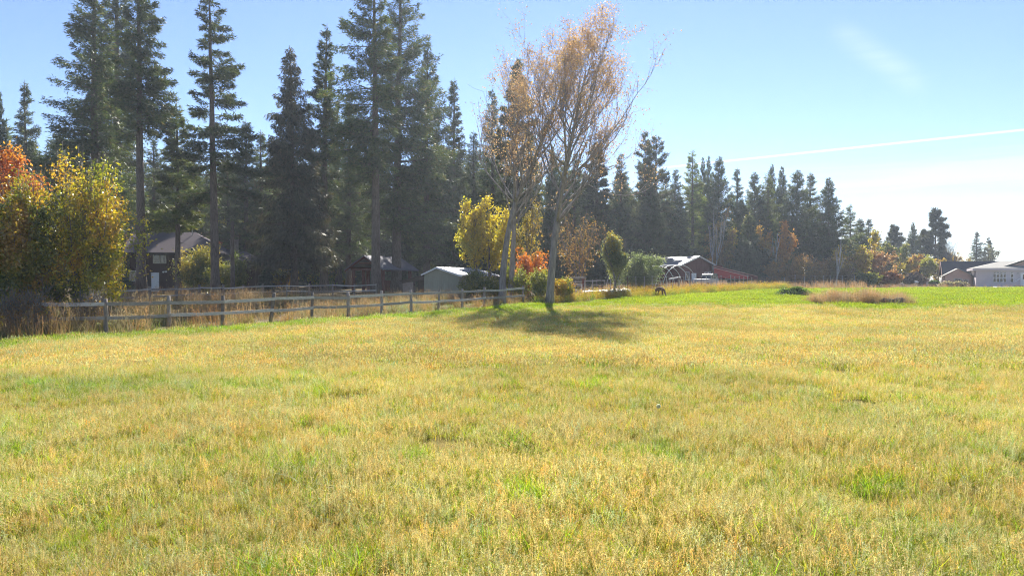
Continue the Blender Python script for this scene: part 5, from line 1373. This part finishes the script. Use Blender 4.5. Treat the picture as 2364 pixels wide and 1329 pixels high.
a1 = unit(rs.normal(0, 1, (n_, 3)) + [0, 0, .3]); a2 = unit(np.cross(a1, rs.normal(0, 1, (n_, 3)))); s = rs.uniform(.05, .12, (n_, 1))
k = rs.uniform(0, 1, (n_, 1)); col = np.array([.09, .16, .03]) * (1 - k) + np.array([.26, .34, .06]) * k
V = np.stack([Pp, Pp + a1 * s * .5 + a2 * s * .4, Pp + a1 * s, Pp + a1 * s * .5 - a2 * s * .4], 1)
MB().add(V.reshape(-1, 3), np.arange(n_ * 4).reshape(-1, 4), 0, np.repeat(col, 4, 0)).build('foliage', M['leaf'], mo)
m = MB(); a = np.linspace(0, 1, 9); rs = np.random.RandomState(8)
m.tube(np.stack([(a - .5) * 1.5, .05 * np.sin(a * 7), .13 + .02 * np.sin(a * 9)], -1), .19 * (1 + rs.normal(0, .1, 9)) * np.array([.7, 1, 1.05, 1, 1, .95, 1, .95, .6]), 11)
o = m.build('log', M['log'], smooth_shade=True); o.location = at(2062, 45.8); o.rotation_euler = (0, 0, R(-7)); tag(o, 'dark rotten log at the right end of the reddish grass patch', 'log')

# white dandelion clock in the golden grass
h = empty('dandelion', at(1521, 9.4)); tag(h, 'single white dandelion clock above the golden grass', 'flower')
m = MB(); m.tube([(0, 0, 0), (.004, 0, .17), (0, 0, .30)], [.003, .0025, .002], 5, col=(.3, .35, .08)); m.build('stem', M['leaf'], h)
rs = np.random.RandomState(2); v = unit(rs.normal(0, 1, (160, 3))); m = MB(); c = np.array([0, 0, .31])
a1 = unit(np.cross(v, rs.normal(0, 1, (160, 3)))); V = np.stack([c + v * .006, c + v * .03 + a1 * .008, c + v * .03 - a1 * .008], 1)
m.add(V.reshape(-1, 3), np.arange(480).reshape(-1, 3), 0, (.8, .8, .8)); m.build('seed_head', M['leaf'], h)

# ------------------------------------------------------------------ grazing deer
def skinned(name, verts, edges, radii, mat, parent, sub=2):
    me = bpy.data.meshes.new(name); me.from_pydata(verts, edges, []); o = bpy.data.objects.new(name, me); COL.objects.link(o)
    o.modifiers.new('skin', 'SKIN'); sv = me.skin_vertices[0].data
    for i, r_ in enumerate(radii): sv[i].radius = (r_, r_) if np.isscalar(r_) else r_
    sv[0].use_root = True
    s = o.modifiers.new('sub', 'SUBSURF'); s.levels = s.render_levels = sub
    dg = bpy.context.evaluated_depsgraph_get(); nm = bpy.data.meshes.new_from_object(o.evaluated_get(dg))
    for p in nm.polygons: p.use_smooth = True
    nm.materials.clear(); nm.materials.append(M[mat]); o.modifiers.clear(); o.data = nm; nm.name = name
    if parent: o.parent = parent
    return o
dr = empty('deer', at(1523, 56.0), R(-62)); tag(dr, 'brown deer grazing with its head down at the edge of the green grass', 'deer')
dr.scale = (.88, .88, .88)
# x = forwards; hips are the root
V = [(-.38, 0, .78), (-.15, 0, .76), (.12, 0, .74), (.36, 0, .76), (.55, 0, .66), (.72, 0, .44), (.80, 0, .24), (.86, 0, .13), (.93, 0, .04), (-.50, 0, .74), (-.56, 0, .62)]
Rr = [(.16, .17), (.165, .19), (.165, .20), (.135, .18), (.09, .12), (.065, .085), (.06, .075), (.055, .06), (.03, .032), (.07, .07), (.03, .03)]
E = [(0, 1), (1, 2), (2, 3), (3, 4), (4, 5), (5, 6), (6, 7), (7, 8), (0, 9), (9, 10)]
for s in (-1, 1):
    k = len(V); dx = .05 * s
    V += [(-.38 + dx, .10 * s, .58), (-.30 + dx, .11 * s, .45), (-.46 + dx, .11 * s, .27), (-.42 + dx, .11 * s, .06), (-.38 + dx, .11 * s, .01)]
    Rr += [.10, .065, .034, .026, .024]; E += [(0, k), (k, k + 1), (k + 1, k + 2), (k + 2, k + 3), (k + 3, k + 4)]
    k = len(V); dx = -.07 * s
    V += [(.36 + dx, .09 * s, .55), (.38 + dx, .10 * s, .36), (.40 + dx, .10 * s, .20), (.39 + dx, .10 * s, .05), (.42 + dx, .10 * s, .01)]
    Rr += [.07, .042, .034, .023, .024]; E += [(3, k), (k, k + 1), (k + 1, k + 2), (k + 2, k + 3), (k + 3, k + 4)]
skinned('body', V, E, Rr, 'deer', dr)
for s in (-1, 1):
    skinned('ear', [(.77, .05 * s, .25), (.72, .12 * s, .30), (.68, .18 * s, .33)], [(0, 1), (1, 2)], [(.02, .02), (.035, .015), (.01, .006)], 'deer_dark', dr, 1)
skinned('muzzle', [(.83, 0, .15), (.90, 0, .08), (.945, 0, .03)], [(0, 1), (1, 2)], [(.057, .062), (.046, .048), (.036, .036)], 'deer_dark', dr, 2)
skinned('tail', [(-.52, 0, .74), (-.60, 0, .66), (-.61, 0, .56)], [(0, 1), (1, 2)], [(.035, .03), (.045, .03), (.02, .015)], 'deer_pale', dr, 1)


# ------------------------------------------------------------------ haze: the bright autumn air between camera and wood
HAZE = 0.0004
if HAZE > 0:
    hz = MB().box(-420, 420, -40, 720, -1.5, 45).build('haze', [], kind='stuff')
    hm, n, out = mat_base('haze')
    pv = n.nodes.new('ShaderNodeVolumePrincipled'); pv.inputs['Color'].default_value = (.78, .88, 1.0, 1); pv.inputs['Density'].default_value = HAZE; pv.inputs['Anisotropy'].default_value = .45
    n.links.new(pv.outputs[0], out.inputs['Volume']); hm.cycles.homogeneous_volume = True
    hz.data.materials.append(hm); hz['label'] = 'thin bright haze in the autumn air'
